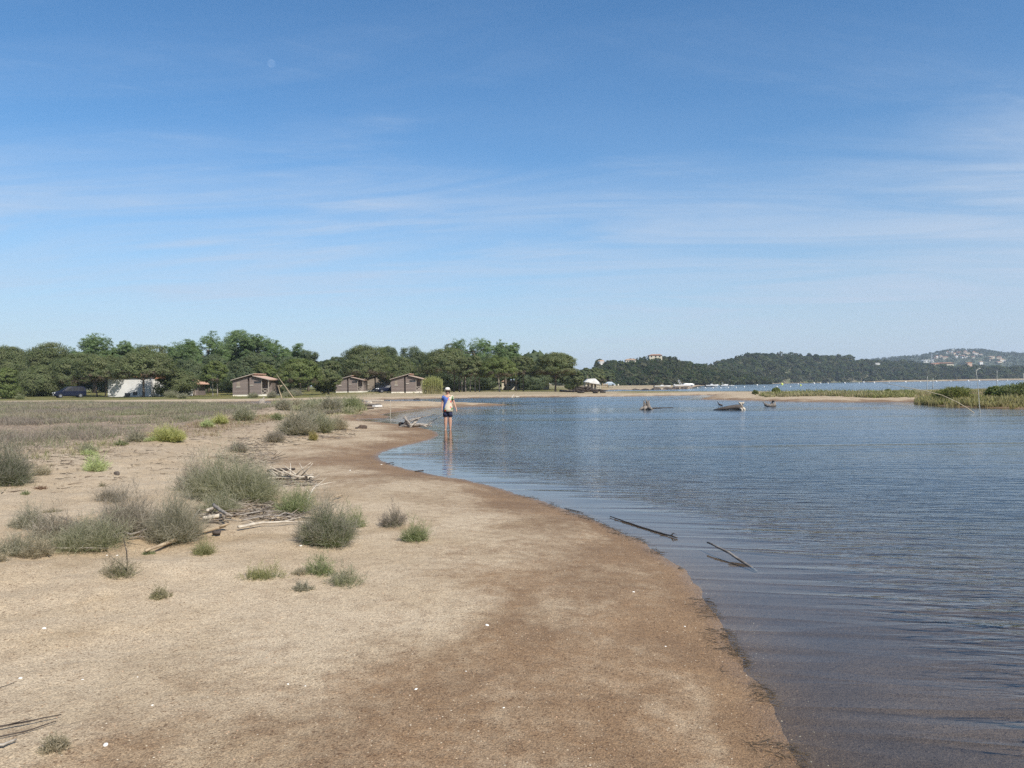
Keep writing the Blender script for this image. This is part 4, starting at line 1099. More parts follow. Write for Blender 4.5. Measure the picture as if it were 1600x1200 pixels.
# root stump, log and stumps in the lagoon
p = gp(1010, 640); p.z = 0
t = empty('root_stump', p, 0, 'upturned grey root stump standing in the lagoon, leftmost of the three', 'stump')
mb = MB(); kr = random.Random(3); sc = p.y / F * 1.18
for i in range(34):
    a = kr.uniform(-1, 1); b = Vector((a * 5 * sc, kr.uniform(-3, 3) * sc, -.1)); hgt = kr.uniform(6, 18.5) * (1 - .45 * abs(a)); e = Vector((a * 3.8 * sc + kr.uniform(-1.6, 2.4) * sc, kr.uniform(-3, 3) * sc, hgt * sc))
    mb.tube([b, b.lerp(e, .4) + Vector((kr.uniform(-.7, .7) * sc, 0, 0)), b.lerp(e, .75) + Vector((kr.uniform(-1, 1) * sc, 0, 0)), e], [1.1 * sc, .95 * sc, .7 * sc, .28 * sc], 6, True, .3)
for sx, l in ((-1, 12), (1, 9), (-.6, 8)):
    mb.tube([(0, -.1, 3 * sc), (sx * l * .5 * sc, -.2, 2.4 * sc), (sx * l * sc, -.3, -.1)], [2.6 * sc, 1.9 * sc, .9 * sc], 7, True, .25)
mb.build('roots', stump_wood, t, True)
drift('floating_branch', 'thin dark branch trailing in the water right of the root stump', [(1020, 638.5), (1035, 637.6), (1052, 637.2)], [.05, .03, .02], dark_wood, .02, 6, 'branch')
p = gp(1140, 640.5); p.z = 0; sc = p.y / F
t = empty('stranded_log', p, 0, 'big dark log half sunk in the lagoon, a pale root at its right end', 'log')
mb = MB(); mb.tube([(-25 * sc, .1, -.02), (-14 * sc, 0, 1.8 * sc), (0, 0, 3.6 * sc), (12 * sc, 0, 4.2 * sc), (19 * sc, 0, 3.6 * sc)], [1.0 * sc, 2.2 * sc, 3.4 * sc, 4.2 * sc, 4.4 * sc], 12, True, .08); mb.build('trunk', simple('sodden_log', (.085, .072, .062), (.05, .042, .037), .8, 5, None, .01), t, True)
mb = MB()
for a, b, r in (((18, 0, 2), (19, 0, 12), 2.6), ((17, 0, 9), (14, 0, 12), 1.6), ((20, -.1, 9), (22.5, 0, 12.5), 1.2), ((19, 0, 3), (23, -.2, -1), 2.4), ((14, -.4, 2), (15.5, -.6, -.5), 2.0)):
    a = Vector((a[0] * sc, a[1], a[2] * sc)); b = Vector((b[0] * sc, b[1], b[2] * sc)); mb.tube([a, a.lerp(b, .5) + Vector((.02, 0, .02)), b], [r * sc, r * .9 * sc, r * .6 * sc], 8, True, .35)
mb.build('root', pale_wood, t, True)
p = gp(1203, 635.5); p.z = 0; sc = p.y / F
t = empty('stranded_stump', p, 0, 'short brown stump in the lagoon with a dark knob, rightmost of the three', 'stump')
mb = MB(); mb.tube([(-8 * sc, 0, 3 * sc), (0, 0, 1.6 * sc), (8.5 * sc, 0, 2.4 * sc)], [2.2 * sc, 3.0 * sc, 3.6 * sc], 10, True, .25)
for a, b, r in (((-7, 0, 3), (-9, 0, 7.5), 1.5), ((-6, 0, 3), (-4.5, 0, 5.5), 1.3), ((2, 0, 3), (5.5, 0, 8.5), 2.0), ((7, 0, 3), (9, 0, 7), 1.6)):
    a = Vector((a[0] * sc, 0, a[2] * sc)); b = Vector((b[0] * sc, .1, b[2] * sc)); mb.tube([a, a.lerp(b, .5), b], [r * sc, r * .9 * sc, r * .6 * sc], 7, True, .3)
mb.build('trunk', stump_wood, t, True)
mb = MB(); mb.ball((5.6 * sc, .02, 8.6 * sc), (1.9 * sc, .2, 1.3 * sc)); mb.build('knob', dark_wood, t, True)
drift('floating_branch', 'tiny curved stick poking out of the water beyond the big dark log', [(1121, 633.2), (1124, 634), (1129, 634)], [.02, .06, .05], dark_wood, 0, 6, 'branch', heights=[.28, .08, .04])
# poles
def pole(name, label, base, top, depth_b, depth_t, r, mat, cat='pole', extra=None, mid=None):
    a = pt(base[0], base[1], depth_b); b = pt(top[0], top[1], depth_t)
    mb = MB(); pts = [Vector((0, 0, -.4)), Vector((0, 0, 0))]
    if mid:
        for q in mid: pts.append(pt(q[0], q[1], q[2]) - a)
    else:
        for f in (.25, .5, .75): pts.append((b - a) * f + Vector((random.uniform(-.02, .02), 0, 0)))
    pts.append(b - a)
    n_ = len(pts)
    mb.tube(pts, [r * (1 - .55 * i / (n_ - 1)) for i in range(n_)], 7, True, .1)
    if extra:
        for e0, e1, er in extra:
            mb.tube([pt(*e0) - a, pt(*e1) - a], er, 6)
    o = mb.build(name, mat, None, True); o.location = a
    return tag(o, label, cat)
pole('bare_pole', 'long bare pole leaning over the channel bank right of the nearest cabin', (462, 626.5), (432, 585), 103, 106, .075, tan_wood, extra=[((441, 603, 104), (435, 602, 104), .04)])
pole('bare_pole', 'shorter bare pole standing crooked left of the long leaning one', (440, 621), (434, 602), 104, 104, .08, tan_wood, extra=[((435.5, 606, 104), (441, 602, 104), .05)])
pole('marker_stake', 'thin pale stake planted on the sand spit left of the standing person', (609.5, 648), (610.5, 625), gp(609.5, 648).y, gp(609.5, 648).y, .026, pale_wood, 'stake')
dP = gp(1531, 645).y
pole('marker_pole', 'tall thin pole with a short cross-tip rising from the lagoon at right', (1531.5, 646), (1525, 577.5), dP, dP, .022, simple('pole_paint', (.46, .46, .40), (.36, .35, .30), .7), extra=[((1524.5, 578, dP), (1532, 575.5, dP), .014), ((1525, 581, dP), (1528.5, 576.5, dP), .01)])
pole('bent_rod', 'long arched cane bending from the lagoon out over the sandbar', (1523, 646), (1380, 598.5), dP, dP + 1.5, .024, simple('cane_rod', (.42, .36, .25), (.34, .28, .19), .7), 'rod', mid=[(1512, 638, dP), (1495, 628, dP + .2), (1472, 617.5, dP + .5), (1445, 610.5, dP + .8), (1420, 606, dP + 1.1)])
for px, yb, yt, lab in ((1448.5, 612, 588, 'thin mast standing in the bay left of the grassy bank'), (1457.5, 604, 591, 'faint short mast right of the thin one'), (1557.5, 604, 579.5, 'pale tall mast behind the grassy bank'), (1598.5, 606, 583, 'mast at the right edge of the picture')):
    pole('channel_mast', lab, (px, yb), (px + .4, yt), 130, 130, .075, simple('mast_paint', (.42, .43, .40), None, .6), 'mast')
# things in the channel
p = gp(409, 632); p.z = max(p.z, 0)
mb = MB(); mb.tube([(-.1, 0, -.2), (0, 0, .2), (.05, 0, .42)], [.28, .24, .16], 8, True, .4); mb.tube([(.05, 0, .05), (.45, .1, -.1)], [.16, .1], 7, True, .3); mb.tube([(0, 0, .3), (.2, 0, .55)], [.1, .05], 6)
o = mb.build('stump', grey_wood, None, True); o.location = p; tag(o, 'small grey stump sticking out of the channel before the nearest cabin', 'stump')
def boulder(px, py, w, h, label, mat, seed, cat='rock', depth=None, group=None):
    p = gp(px, py) if depth is None else at(px, depth); p.z = max(p.z, 0)
    k = np.random.default_rng(seed); bm = bmesh.new(); bmesh.ops.create_icosphere(bm, subdivisions=3, radius=1)
    d = np.array([v.co for v in bm.verts]); l = lumpy(d, seed, .25)
    s_ = p.y / F
    for v, q in zip(bm.verts, l): v.co = Vector((v.co.x * w / 2 * s_ * q, v.co.y * w / 2.4 * s_ * q, v.co.z * h * s_ * q))
    me = bpy.data.meshes.new('rock'); bm.to_mesh(me); bm.free()
    o = link('rock', me, None, mat); o.location = p; return tag(o, label, cat, group)
rock_m = simple('dark_rock', (.11, .09, .075), (.055, .046, .04), .9, 2, None, .03)
boulder(652.5, 624.6, 11, 3, 'flat dark rock in the channel before the cane clump', rock_m, 3)
for i, (px, py, w, h) in enumerate([(993, 609.3, 12, 2.4), (1008, 609.6, 14, 3), (1024, 609, 16, 3.2), (1042, 608.4, 14, 3), (1056, 608, 14, 3.4), (1069, 607.6, 12, 3.2)]):
    boulder(px, py, w, h, 'low dark rock on the far spit in front of the beached boats', rock_m, 20 + i, 'rock', None, 'rocks of the far spit')
# dark driftwood heap at the near side of the beach hut
p = at(915, 128); s_ = p.y / F
t = empty('driftwood_heap', p, 0, 'dark heap of roots and branches on the bank below the cream beach hut', 'driftwood')
mb = MB(); kr = random.Random(9)
for i in range(60):
    x = kr.gauss(0, 9) * s_; z0 = kr.uniform(-.1, .2); a = kr.uniform(-.5, .5) + (1.2 if i < 18 else 0)
    l = kr.uniform(5, 15) * s_; hmax = max(.25, (11 - abs(x / s_ + 4) * .7) * s_)
    b = Vector((x, kr.uniform(-.6, .6), z0 + kr.uniform(0, hmax * .6))); e = b + Vector((math.cos(a) * l * kr.choice((-1, 1)), kr.uniform(-.5, .5), abs(math.sin(a)) * l * .5))
    e.z = min(e.z, hmax)
    mb.tube([b, b.lerp(e, .5) + Vector((0, 0, .06)), e], [.14 + .08 * kr.random(), .11, .05], 6, True, .3)
mb.build('branches', dark_wood, t, True)
for i, (px, dd, w) in enumerate([(876, 133, 22), (903, 122, 10), (938, 121, 8), (928, 119, 6)]):
    drift('driftwood_log', ['long dark log slanting down the bank under the free-standing umbrella pine', 'dark log at the waterline left of the dark heap', 'dark log at the waterline right of the dark heap', 'small log lying before the dark heap'][i],
          [(px, yh(px) + (CAMZ - at(px, dd).z) / dd * F), (px + w, yh(px) + (CAMZ - at(px, dd).z) / dd * F + (.8 if i == 0 else 0))], [.22, .14], dark_wood, .15, 8)
drift('driftwood_stick', 'pale stick standing at the far waterline right of the standing person', [(800, 621.3), (803, 621)], [.09, .06], pale_wood, 0, 6, heights=[0, .42])
drift('driftwood_log', 'pale driftwood lump beside the standing stick at the far waterline', [(806, 621), (811, 620.8)], [.10, .09], pale_wood, .06, 7)
# boards on the spit
def board(label, a, b, wd, th_, mat, lift, name='plank'):
    A_, B_ = gp(*a), gp(*b); A_.z += lift; B_.z += lift
    d = (B_ - A_); L = d.length; rz = math.atan2(d.y, d.x)
    mb = MB(); mb.box(0, L, -wd / 2, wd / 2, 0, th_); o = mb.build(name, mat, None, False, .01); o.location = A_; o.rotation_euler = (0, -math.asin(d.z / L), rz); return tag(o, label, 'plank')
board('dark plank lying on the sand at the shrub end of the spit', (560, 639.5), (583, 639.2), .3, .10, dark_wood, .02)
board('pale plank on top of the pile on the spit', (566, 631.5), (598, 631.8), .4, .08, pale_wood, .28)
board('grey plank slanting out of the pile on the spit', (572, 634), (594, 636), .3, .08, grey_wood, .12)
board('short white board at the right end of the plank pile', (584, 637), (595, 636.6), .3, .12, white_w, .05)
board('dark board buried in the plank pile', (565, 635), (590, 635.5), .5, .12, dark_wood, .03)
boulder(577, 629.8, 9, 2.6, 'pale lump on top of the plank pile on the spit', pale_wood, 55, 'driftwood')
boulder(567, 669.5, 14, 5, 'brown lump of dried weed on the sand near the inlet', simple('dried_weed', (.10, .07, .05), (.06, .042, .032), .95, 12, None, .02), 61, 'weed')
boulder(557, 669.8, 4, 2.5, 'small dark clod left of the brown lump of weed', dark_wood, 62, 'weed')
boulder(183, 741.5, 9, 5, 'small dark clod on the sand before the pale cushion plant', rock_m, 63, 'clod')
boulder(1064, 889, 8, 3, 'little dark stone at the waterline near the stakes', rock_m, 64, 'stone')

# ------------------------------------------------------------------ boats and buoys
gel = simple('white_gelcoat', (.62, .62, .61), (.58, .58, .57), .3, 1, spec=.5)
gel_g = simple('grey_gelcoat', (.42, .44, .45), (.36, .38, .39), .4, 1)
def hull(mb, L, B, Hh, sheer=.25):
    rings = []
    for i in range(11):
        s_ = i / 10; x = -L / 2 + L * s_
        w = B / 2 * (1 - max(0, (s_ - .45) / .55) ** 2.2) * (.9 + .1 * min(1, s_ * 4)); w = max(w, .02)
        zt = Hh * (1 + sheer * s_ ** 2); zk = -.12 * Hh + Hh * .7 * max(0, (s_ - .7) / .3) ** 2
        rings.append([Vector((x, y, z)) for y, z in ((-w, zt), (-w * .92, zt * .45 + zk * .3), (-w * .5, zk), (0, zk - .06 * Hh), (w * .5, zk), (w * .92, zt * .45 + zk * .3), (w, zt), (w * .86, zt - .02), (w * .82, zt * .72), (-w * .82, zt * .72), (-w * .86, zt - .02))])
    mb.loft(rings)
def boat(px, yb, wpx, depth, label, rz=0.0, kind='speed', grp=None, hscale=1.0):
    L = wpx / F * depth; p = pt(px, yb, depth)
    t = empty('motorboat' if kind == 'speed' else 'dinghy', p, rz, label, 'boat')
    mb = MB(); hull(mb, L, L * .33, L * .12 * hscale); mb.build('hull', gel, t)
    Hh = L * .12 * hscale
    if kind == 'speed':
        mb = MB(); mb.loft([[Vector((x, y * L * .12, Hh * z)) for y, z in ((-1, .9), (-.8, zz_), (.8, zz_), (1, .9))] for x, zz_ in ((-.05 * L, 1.3), (.1 * L, 1.5), (.28 * L, 1.35), (.42 * L, 1.25))]); mb.build('foredeck', gel, t)
        mb = MB(); mb.add([Vector((-.02 * L, -L * .11, Hh * 1.3)), Vector((-.02 * L, L * .11, Hh * 1.3)), Vector((-.10 * L, L * .09, Hh * 2.1)), Vector((-.10 * L, -L * .09, Hh * 2.1)),
                               Vector((-.04 * L, -L * .11, Hh * 1.3)), Vector((-.04 * L, L * .11, Hh * 1.3)), Vector((-.115 * L, L * .09, Hh * 2.1)), Vector((-.115 * L, -L * .09, Hh * 2.1))],
                              [(0, 1, 2, 3), (7, 6, 5, 4), (0, 4, 5, 1), (1, 5, 6, 2), (2, 6, 7, 3), (3, 7, 4, 0)]); mb.build('windscreen', dark_glass, t)
        mb = MB()
        for sy in (-1, 1): mb.tube([(-.16 * L, sy * L * .13, Hh), (-.27 * L, sy * L * .12, Hh * 2.7), (-.27 * L, 0, Hh * 2.95)], L * .012, 6)
        mb.build('radar_arch', gel, t)
        mb = MB(); mb.box(-L * .52, -L * .44, -L * .05, L * .05, -Hh * .2, Hh * 1.25); mb.build('outboard_motor', dark_in if hscale > 1.2 else gel_g, t, False, .03)
    else:
        mb = MB(); mb.box(-L * .12, L * .06, -L * .06, L * .06, Hh * .7, Hh * 1.5); mb.build('console', gel, t, False, .03)
        mb = MB(); mb.box(-L * .53, -L * .46, -L * .05, L * .05, -Hh * .2, Hh * 1.35); mb.build('outboard_motor', dark_in, t, False, .03)
boat(1069, 604.6, 32, 262, 'white speedboat with a radar arch drawn up on the far spit', 0.05, 'speed')
boat(1035, 604.9, 26, 255, 'low flat white boat beached left of the speedboat', 0.0, 'dinghy', hscale=.7)
boat(1112.5, 604.2, 20, 300, 'white dinghy with a dark outboard moored right of the speedboat', 0.0, 'dinghy', hscale=1.2)
boat(1132, 603.4, 13, 330, 'small white boat with a cuddy right of the dinghy', .2, 'speed', hscale=1.3)
boat(1143, 603.2, 9, 340, 'pale skiff at the right end of the moored boats', .1, 'dinghy')
orange = simple('yellow_buoy', (.55, .62, .12), (.5, .56, .1), .4)
def buoy(px, py, dpx, mat, label, grp, name):
    x, y = on_plane(px, min(py, yh(px) + 9)) if py > yh(px) + 2.0 else (ray(px, 600).x * 780, 780)
    y = min(y, 780); x = ray(px, 600).x * y
    r = dpx / 2 / F * y
    mb = MB(); mb.ball((0, 0, r * .45), r, 12, 8); mb.tube([(0, 0, r * 1.4), (0, 0, r * 1.75)], r * .16, 6)
    o = mb.build(name, mat, None, True); o.location = (x, y, 0); tag(o, label, 'buoy', grp)
for px, py, d in [(1090, 606.5, 2), (1102, 606.6, 2.2), (1114, 606.6, 2.2), (1126, 606.5, 2.2), (1138, 606.2, 2.2), (1150, 606, 2.2), (1163, 605.2, 2.2), (1183, 602.3, 2.6), (1194, 605, 2), (1214, 605, 2.4), (1235, 604.5, 2), (1247, 600.6, 2.2), (1272, 599.8, 3),
                  (1282, 599.4, 2), (1294, 599.6, 2), (1320, 599, 2.6), (1342, 599, 2), (1349.5, 598, 2.6), (1366, 598.6, 2.8), (1389, 597.8, 1.8), (1415, 597.6, 2.8), (1438, 597.2, 2), (1454, 596.6, 1.8), (1463, 596.8, 2.8), (1485.5, 596.4, 2.2), (1513, 596, 3), (1530, 595.8, 2.6), (1558.5, 595.4, 2.2), (1574, 595, 2.2)]:
    buoy(px, py, d, white_w, 'white mooring buoy afloat in the bay behind the sandbar', 'white buoys in the bay', 'mooring_buoy')
buoy(1222, 601.6, 4, orange, 'larger yellow-green marker buoy left of the other in the bay', None, 'marker_buoy')
buoy(1251, 602.8, 3, orange, 'smaller yellow-green marker buoy right of the other in the bay', None, 'marker_buoy')

# the moon
mm, nt, b = new_mat('moon_rock'); nt.nodes.remove(b)
d_ = N(nt, 'ShaderNodeBsdfDiffuse'); tcm = coords(nt); nt.links.new(mixc(nt, noise(nt, tcm, .02, 4), (.014, .014, .013), (.030, .030, .027)), d_.inputs[0])
tr = N(nt, 'ShaderNodeBsdfTransparent'); ad = N(nt, 'ShaderNodeAddShader'); nt.links.new(d_.outputs[0], ad.inputs[0]); nt.links.new(tr.outputs[0], ad.inputs[1]); nt.links.new(ad.outputs[0], nt.nodes['Material Output'].inputs[0])
mb = MB(); mb.ball((0, 0, 0), 8500 * 6.2 / F, 32, 20); o = mb.build('moon', mm, None, True); o.location = pt(424, 99, 8500); tag(o, 'pale daytime moon in the blue sky', 'moon')

# ------------------------------------------------------------------ shrubs and grasses
herb = leaf_mat('shrub_stems', .35, .85)
GREEN_GREY = ((.151, .185, .084), (.258, .258, .162), (.308, .286, .218))     # base, middle, tip
GREY = ((.179, .185, .112), (.263, .246, .185), (.319, .286, .230))
PURPLE = ((.174, .162, .112), (.258, .224, .179), (.314, .269, .230))
FRESH = ((.125, .175, .062), (.205, .235, .115), (.275, .275, .165))
YELLOW = ((.19, .21, .075), (.32, .33, .125), (.43, .42, .19))
PALE = ((.224, .213, .146), (.325, .358, .179), (.470, .515, .269))
DRY = ((.224, .190, .129), (.302, .258, .185), (.347, .302, .224))

def shrub_mesh(w, h, seed, pal, stems=230, twigs=7, fine=1.0, spread=1.0):
    k = np.random.default_rng(seed); n = stems
    a = k.random(n) * 2 * np.pi; q = k.random(n) ** .6
    nc_ = 1 + int(k.integers(2, 5)); cc = k.normal(size=(nc_, 2)) * w * .13; cs_ = .62 + .45 * k.random(nc_); cs_[0] = 1; cc[0] *= .3
    sub = k.integers(0, nc_, n); sc_ = cs_[sub]
    base = np.stack([cc[sub, 0] + np.cos(a) * q * w * .14, cc[sub, 1] + np.sin(a) * q * w * .14, np.full(n, -.02)], 1)
    inc = q * (.95 + .35 * k.random(n)) * spread
    D = np.stack([np.cos(a) * np.sin(inc), np.sin(a) * np.sin(inc), np.cos(inc) + .12], 1); D += k.normal(size=(n, 3)) * .10
    D /= np.linalg.norm(D, axis=1, keepdims=True)
    # reach so that the outline is a rounded cushion w wide and h high
    ell = 1 / np.sqrt((np.hypot(D[:, 0], D[:, 1]) / (w * .36)) ** 2 + (D[:, 2] / h) ** 2)
    L = ell * (.50 + .56 * k.random(n) ** .8) * sc_ * lumpy(D, seed + 900, .22)
    sw = .0013 * fine
    A, B, mid, tip = blades(base, D, L * .98, sw, .55, k)
    pb, pm, pt_ = (np.array(c) for c in pal)
    jit = .75 + .5 * k.random((n, 1))
    tA = np.stack([np.broadcast_to(pb, (n, 3)) * jit] * 2 + [np.broadcast_to(pm, (n, 3)) * jit] * 2, 1).reshape(-1, 3)
    tB = np.stack([np.broadcast_to(pm, (n, 3)) * jit] * 2 + [np.broadcast_to(pt_, (n, 3)) * jit] * 2, 1).reshape(-1, 3)
    Vs = [A.reshape(-1, 3), B.reshape(-1, 3)]; Ts = [tA, tB]
    si = np.repeat(np.arange(n), twigs); m = len(si)
    f = .25 + .75 * k.random(m) ** .8
    ff = f[:, None]
    P = np.where(ff < .55, base[si] + (mid - base)[si] * (ff / .55), mid[si] + (tip - mid)[si] * ((ff - .55) / .45))
    Dt = D[si] * .7 + rvec(m, k) * .9 + np.array([0, 0, .25]); Dt /= np.linalg.norm(Dt, axis=1, keepdims=True)
    Lt = h * (.10 + .14 * k.random(m)) * fine ** .3
    sd = np.cross(Dt, rvec(m, k)); sd /= np.linalg.norm(sd, axis=1, keepdims=True) + 1e-9
    wt = (.0019 * fine * (.7 + .8 * k.random(m)))[:, None]
    e = P + Dt * Lt[:, None]
    Vt = np.stack([P - sd * wt * .5, P + sd * wt * .5, P * .3 + e * .7 + sd * wt, e], 1).reshape(-1, 3)
    ct = (pb * (1 - np.clip(ff * 1.7, 0, 1)) + pm * np.clip(ff * 1.7, 0, 1)); u = np.clip((ff - .55) / .45, 0, 1); ct = ct * (1 - u) + pt_ * u
    ct = ct * (.7 + .6 * k.random((m, 1)))
    Vs.append(Vt); Ts.append(np.repeat(ct, 4, axis=0))
    V = np.concatenate(Vs); V[:, 2] = np.maximum(V[:, 2], -.04)
    return quads_mesh('foliage', V, np.concatenate(Ts))

def shrub(px, py, wpx, hpx, label, pal=GREEN_GREY, seed=0, name='shrub', group=None, stems=None, spread=1.0, twigs=10):
    p = gp(px, py); s_ = p.y / F; w, h = wpx * s_ * 1.16, hpx * s_ * 1.20
    if pal not in (GREEN_GREY, GREY, PURPLE, FRESH, YELLOW, PALE, DRY): pal = tuple(tuple(c * 1.45 for c in q) for q in pal)
    fine = max(.8, p.y * .11)
    st = int(1.5 * (stems or np.clip(150 * (w * h) ** .5 / .35 / max(1, fine) ** .5, 110, 520)))
    o = link(name, shrub_mesh(w, h, seed, pal, st, twigs, fine, spread), None, herb)
    o.location = p
    return tag(o, label, 'shrub' if name == 'shrub' else 'plant', group)

S_ = shrub
S_(352, 784, 118, 92, 'largest grey-green feathery shrub in the middle of the shrub belt', GREEN_GREY, 1, stems=620)
S_(305, 768, 60, 62, 'dull purple-grey shrub against the left side of the largest shrub', PURPLE, 2)
S_(395, 772, 52, 52, 'soft grey shrub against the right side of the largest shrub', GREY, 3)
S_(345, 800, 66, 44, 'low olive shrub in front of the largest shrub', GREEN_GREY, 4)
S_(456, 801, 62, 48, 'green and rusty-grey shrub left of the twisted bleached branch', FRESH, 5)
S_(504, 848, 84, 70, 'tall rounded grey-topped bush with a bright green base', ((.08, .12, .035), (.135, .145, .085), (.175, .155, .135)), 6, stems=560)
S_(552, 823, 36, 34, 'small green bush at the right side of the tall rounded bush', FRESH, 7)
S_(614, 821, 42, 34, 'purplish bush alone on the sand, left of a greener one', ((.08, .105, .04), (.15, .13, .105), (.18, .15, .135)), 8)
S_(648, 843, 50, 38, 'rightmost green bush standing alone on the sand', FRESH, 9)
S_(318, 866, 36, 30, 'small tuft below the right end of the long tan log', ((.09, .11, .04), (.17, .17, .085), (.21, .19, .11)), 10)
S_(408, 904, 44, 30, 'yellowish-green tuft left of the row of small tufts', ((.09, .12, .04), (.18, .18, .085), (.23, .21, .12)), 11)
S_(499, 896, 46, 38, 'brightest green tuft of the small group on open sand', FRESH, 12)
S_(542, 911, 52, 34, 'grey-green tuft right of the brightest green one', GREEN_GREY, 13)
S_(474, 921, 34, 22, 'smallest dull tuft just below the brightest green one', GREY, 14)
S_(468, 897, 34, 11, 'flat grey dead mat left of the brightest green tuft', DRY, 15)
S_(195, 899, 52, 38, 'dry open tuft with a green heart under the dead upright branch', ((.06, .12, .03), (.17, .15, .10), (.21, .18, .14)), 16)
S_(254, 932, 28, 24, 'tiny lone tuft furthest down the open sand', ((.09, .11, .04), (.17, .16, .09), (.20, .17, .12)), 17)
S_(86, 1172, 40, 40, 'dry grey tuft at the bottom left corner beside the thin sticks', DRY, 18, spread=.85)
S_(228, 866, 16, 12, 'little dark green tuft touching the lower end of the long tan log', FRESH, 19)
S_(268, 848, 92, 86, 'wide olive-grey shrub above the long tan log', GREY, 20, stems=480)
S_(205, 830, 84, 72, 'brown-grey shrub left of the wide olive-grey one', PURPLE, 21, stems=400)
S_(132, 858, 86, 70, 'green-grey shrub at the front of the left shrub belt', GREEN_GREY, 22, stems=420)
S_(88, 838, 62, 52, 'mauve-grey shrub behind the front left one', PURPLE, 23)
S_(44, 826, 58, 48, 'rounded grey shrub standing behind the left shrub belt', GREY, 24)
S_(28, 868, 66, 54, 'pale feathery shrub at the left end of the shrub belt', ((.11, .12, .06), (.18, .17, .12), (.22, .20, .16)), 25)
S_(62, 868, 44, 40, 'low rusty shrub between the pale feathery one and the front left one', DRY, 26)
S_(-6, 876, 36, 30, 'brown shrub cut by the left edge of the picture', DRY, 27)
S_(172, 782, 50, 30, 'small mauve shrub at the back of the left shrub belt', PURPLE, 28)
S_(10, 756, 60, 92, 'tall green-grey bush at the left edge above the sandy track', ((.06, .11, .035), (.12, .125, .085), (.165, .15, .13)), 29, stems=420)
S_(268, 690, 50, 25, 'bright yellow-green cushion bush on the sandy track', YELLOW, 30, stems=330)
S_(148, 737, 34, 30, 'pale lime cushion plant with a grey skirt on the sand', PALE, 31)
S_(137, 712, 20, 9, 'flat pale green plant behind the lime cushion plant', PALE, 32)
S_(346, 663, 28, 16, 'small yellow bush further along the sandy track', YELLOW, 33)
S_(322, 668, 20, 14, 'pale green plant left of the small yellow bush', PALE, 34)
S_(188, 696, 18, 10, 'tiny vivid green plant left of the yellow-green cushion bush', FRESH, 35)
S_(240, 689, 30, 8, 'low pale green mat at the left foot of the yellow-green cushion bush', PALE, 36)
S_(383, 657, 36, 20, 'grey-green bush right of the small yellow bush', GREEN_GREY, 37)
S_(210, 690, 30, 20, 'dark grey bush behind the low pale green mat', GREY, 38)
S_(136, 707, 30, 18, 'olive bush behind the pale lime cushion plant', GREEN_GREY, 39)
S_(465, 680, 46, 34, 'big round grey bush at the near end of the middle shrub belt', GREY, 40, stems=420)
S_(500, 675, 46, 32, 'green-grey bush in the middle shrub belt right of the round grey one', GREEN_GREY, 41, stems=360)
S_(528, 672, 38, 22, 'pale straggling bush at the right end of the middle shrub belt', DRY, 42)
S_(487, 662, 40, 24, 'dark bush at the back of the middle shrub belt', GREY, 43)
S_(434, 691, 34, 20, 'purplish low bush in front of the middle shrub belt', PURPLE, 44)
S_(372, 706, 34, 18, 'purplish low bush behind the top of the largest shrub', PURPLE, 45)
S_(433, 656, 20, 10, 'small vivid green bush left of the middle shrub belt', FRESH, 46)
S_(441, 641, 20, 16, 'dark grey bush on the channel side of the sand', GREY, 47)
S_(488, 643, 40, 14, 'pale green low bush left of the spit shrubs', ((.11, .13, .06), (.18, .18, .11), (.21, .20, .14)), 48)
S_(518, 644, 36, 20, 'grey bush among the spit shrubs', GREY, 49)
S_(548, 641, 30, 18, 'green bush at the right end of the spit shrubs beside the planks', FRESH, 50)
S_(466, 638, 30, 11, 'straw-coloured low bush behind the spit shrubs', DRY, 51)
S_(491, 688, 11, 12, 'little olive tuft alone on the sand before the middle shrub belt', ((.10, .10, .03), (.19, .17, .06), (.22, .18, .08)), 52, spread=.6)
S_(511, 647, 14, 6, 'small brown mat left of another on the spit sand', PURPLE, 53)
S_(530, 646, 14, 6, 'small brown mat on the spit sand nearest the planks', PURPLE, 54)
S_(85, 800, 36, 8, 'flat olive mat on the track sand above the mauve-grey shrub', ((.12, .11, .05), (.17, .15, .09), (.19, .16, .11)), 55)
S_(40, 772, 14, 7, 'tiny olive tuft left of a rusty mat on the track', FRESH, 56)
S_(62, 764, 20, 6, 'rusty mat on the track sand', ((.15, .09, .06), (.19, .12, .085), (.2, .14, .1)), 57)
S_(60, 742, 36, 14, 'thin brown wisps of dead grass on the track', DRY, 58, stems=120)
S_(160, 760, 10, 10, 'tiny brown wisp below the lime cushion plant', DRY, 59, stems=60)
# far bank bushes
for i, (px, d, w, h, pal, lab) in enumerate([(425, 114, 13, 15, GREY, 'grey round bush at the right corner of the nearest cabin'), (397, 114, 12, 9, GREEN_GREY, 'low bush in front of the nearest cabin door'), (452, 118, 18, 11, GREEN_GREY, 'olive bush behind the foot of the leaning pole'), (462, 122, 20, 14, GREY, 'dark bush left of the forked pale trunk'),
        (30, 112, 16, 9, FRESH, 'bright green sapling bush on the bank left of the van'), (285, 112, 18, 9, GREEN_GREY, 'weedy bush at the right end of the white building'), (270, 116, 26, 12, GREEN_GREY, 'broad weedy bush under the drooping pine')]):
    p = at(px, d); s_ = d / F
    o = link('shrub', shrub_mesh(w * s_, h * s_, 300 + i, pal, 200, 7, 9.0), None, herb); o.location = p; tag(o, lab, 'shrub')
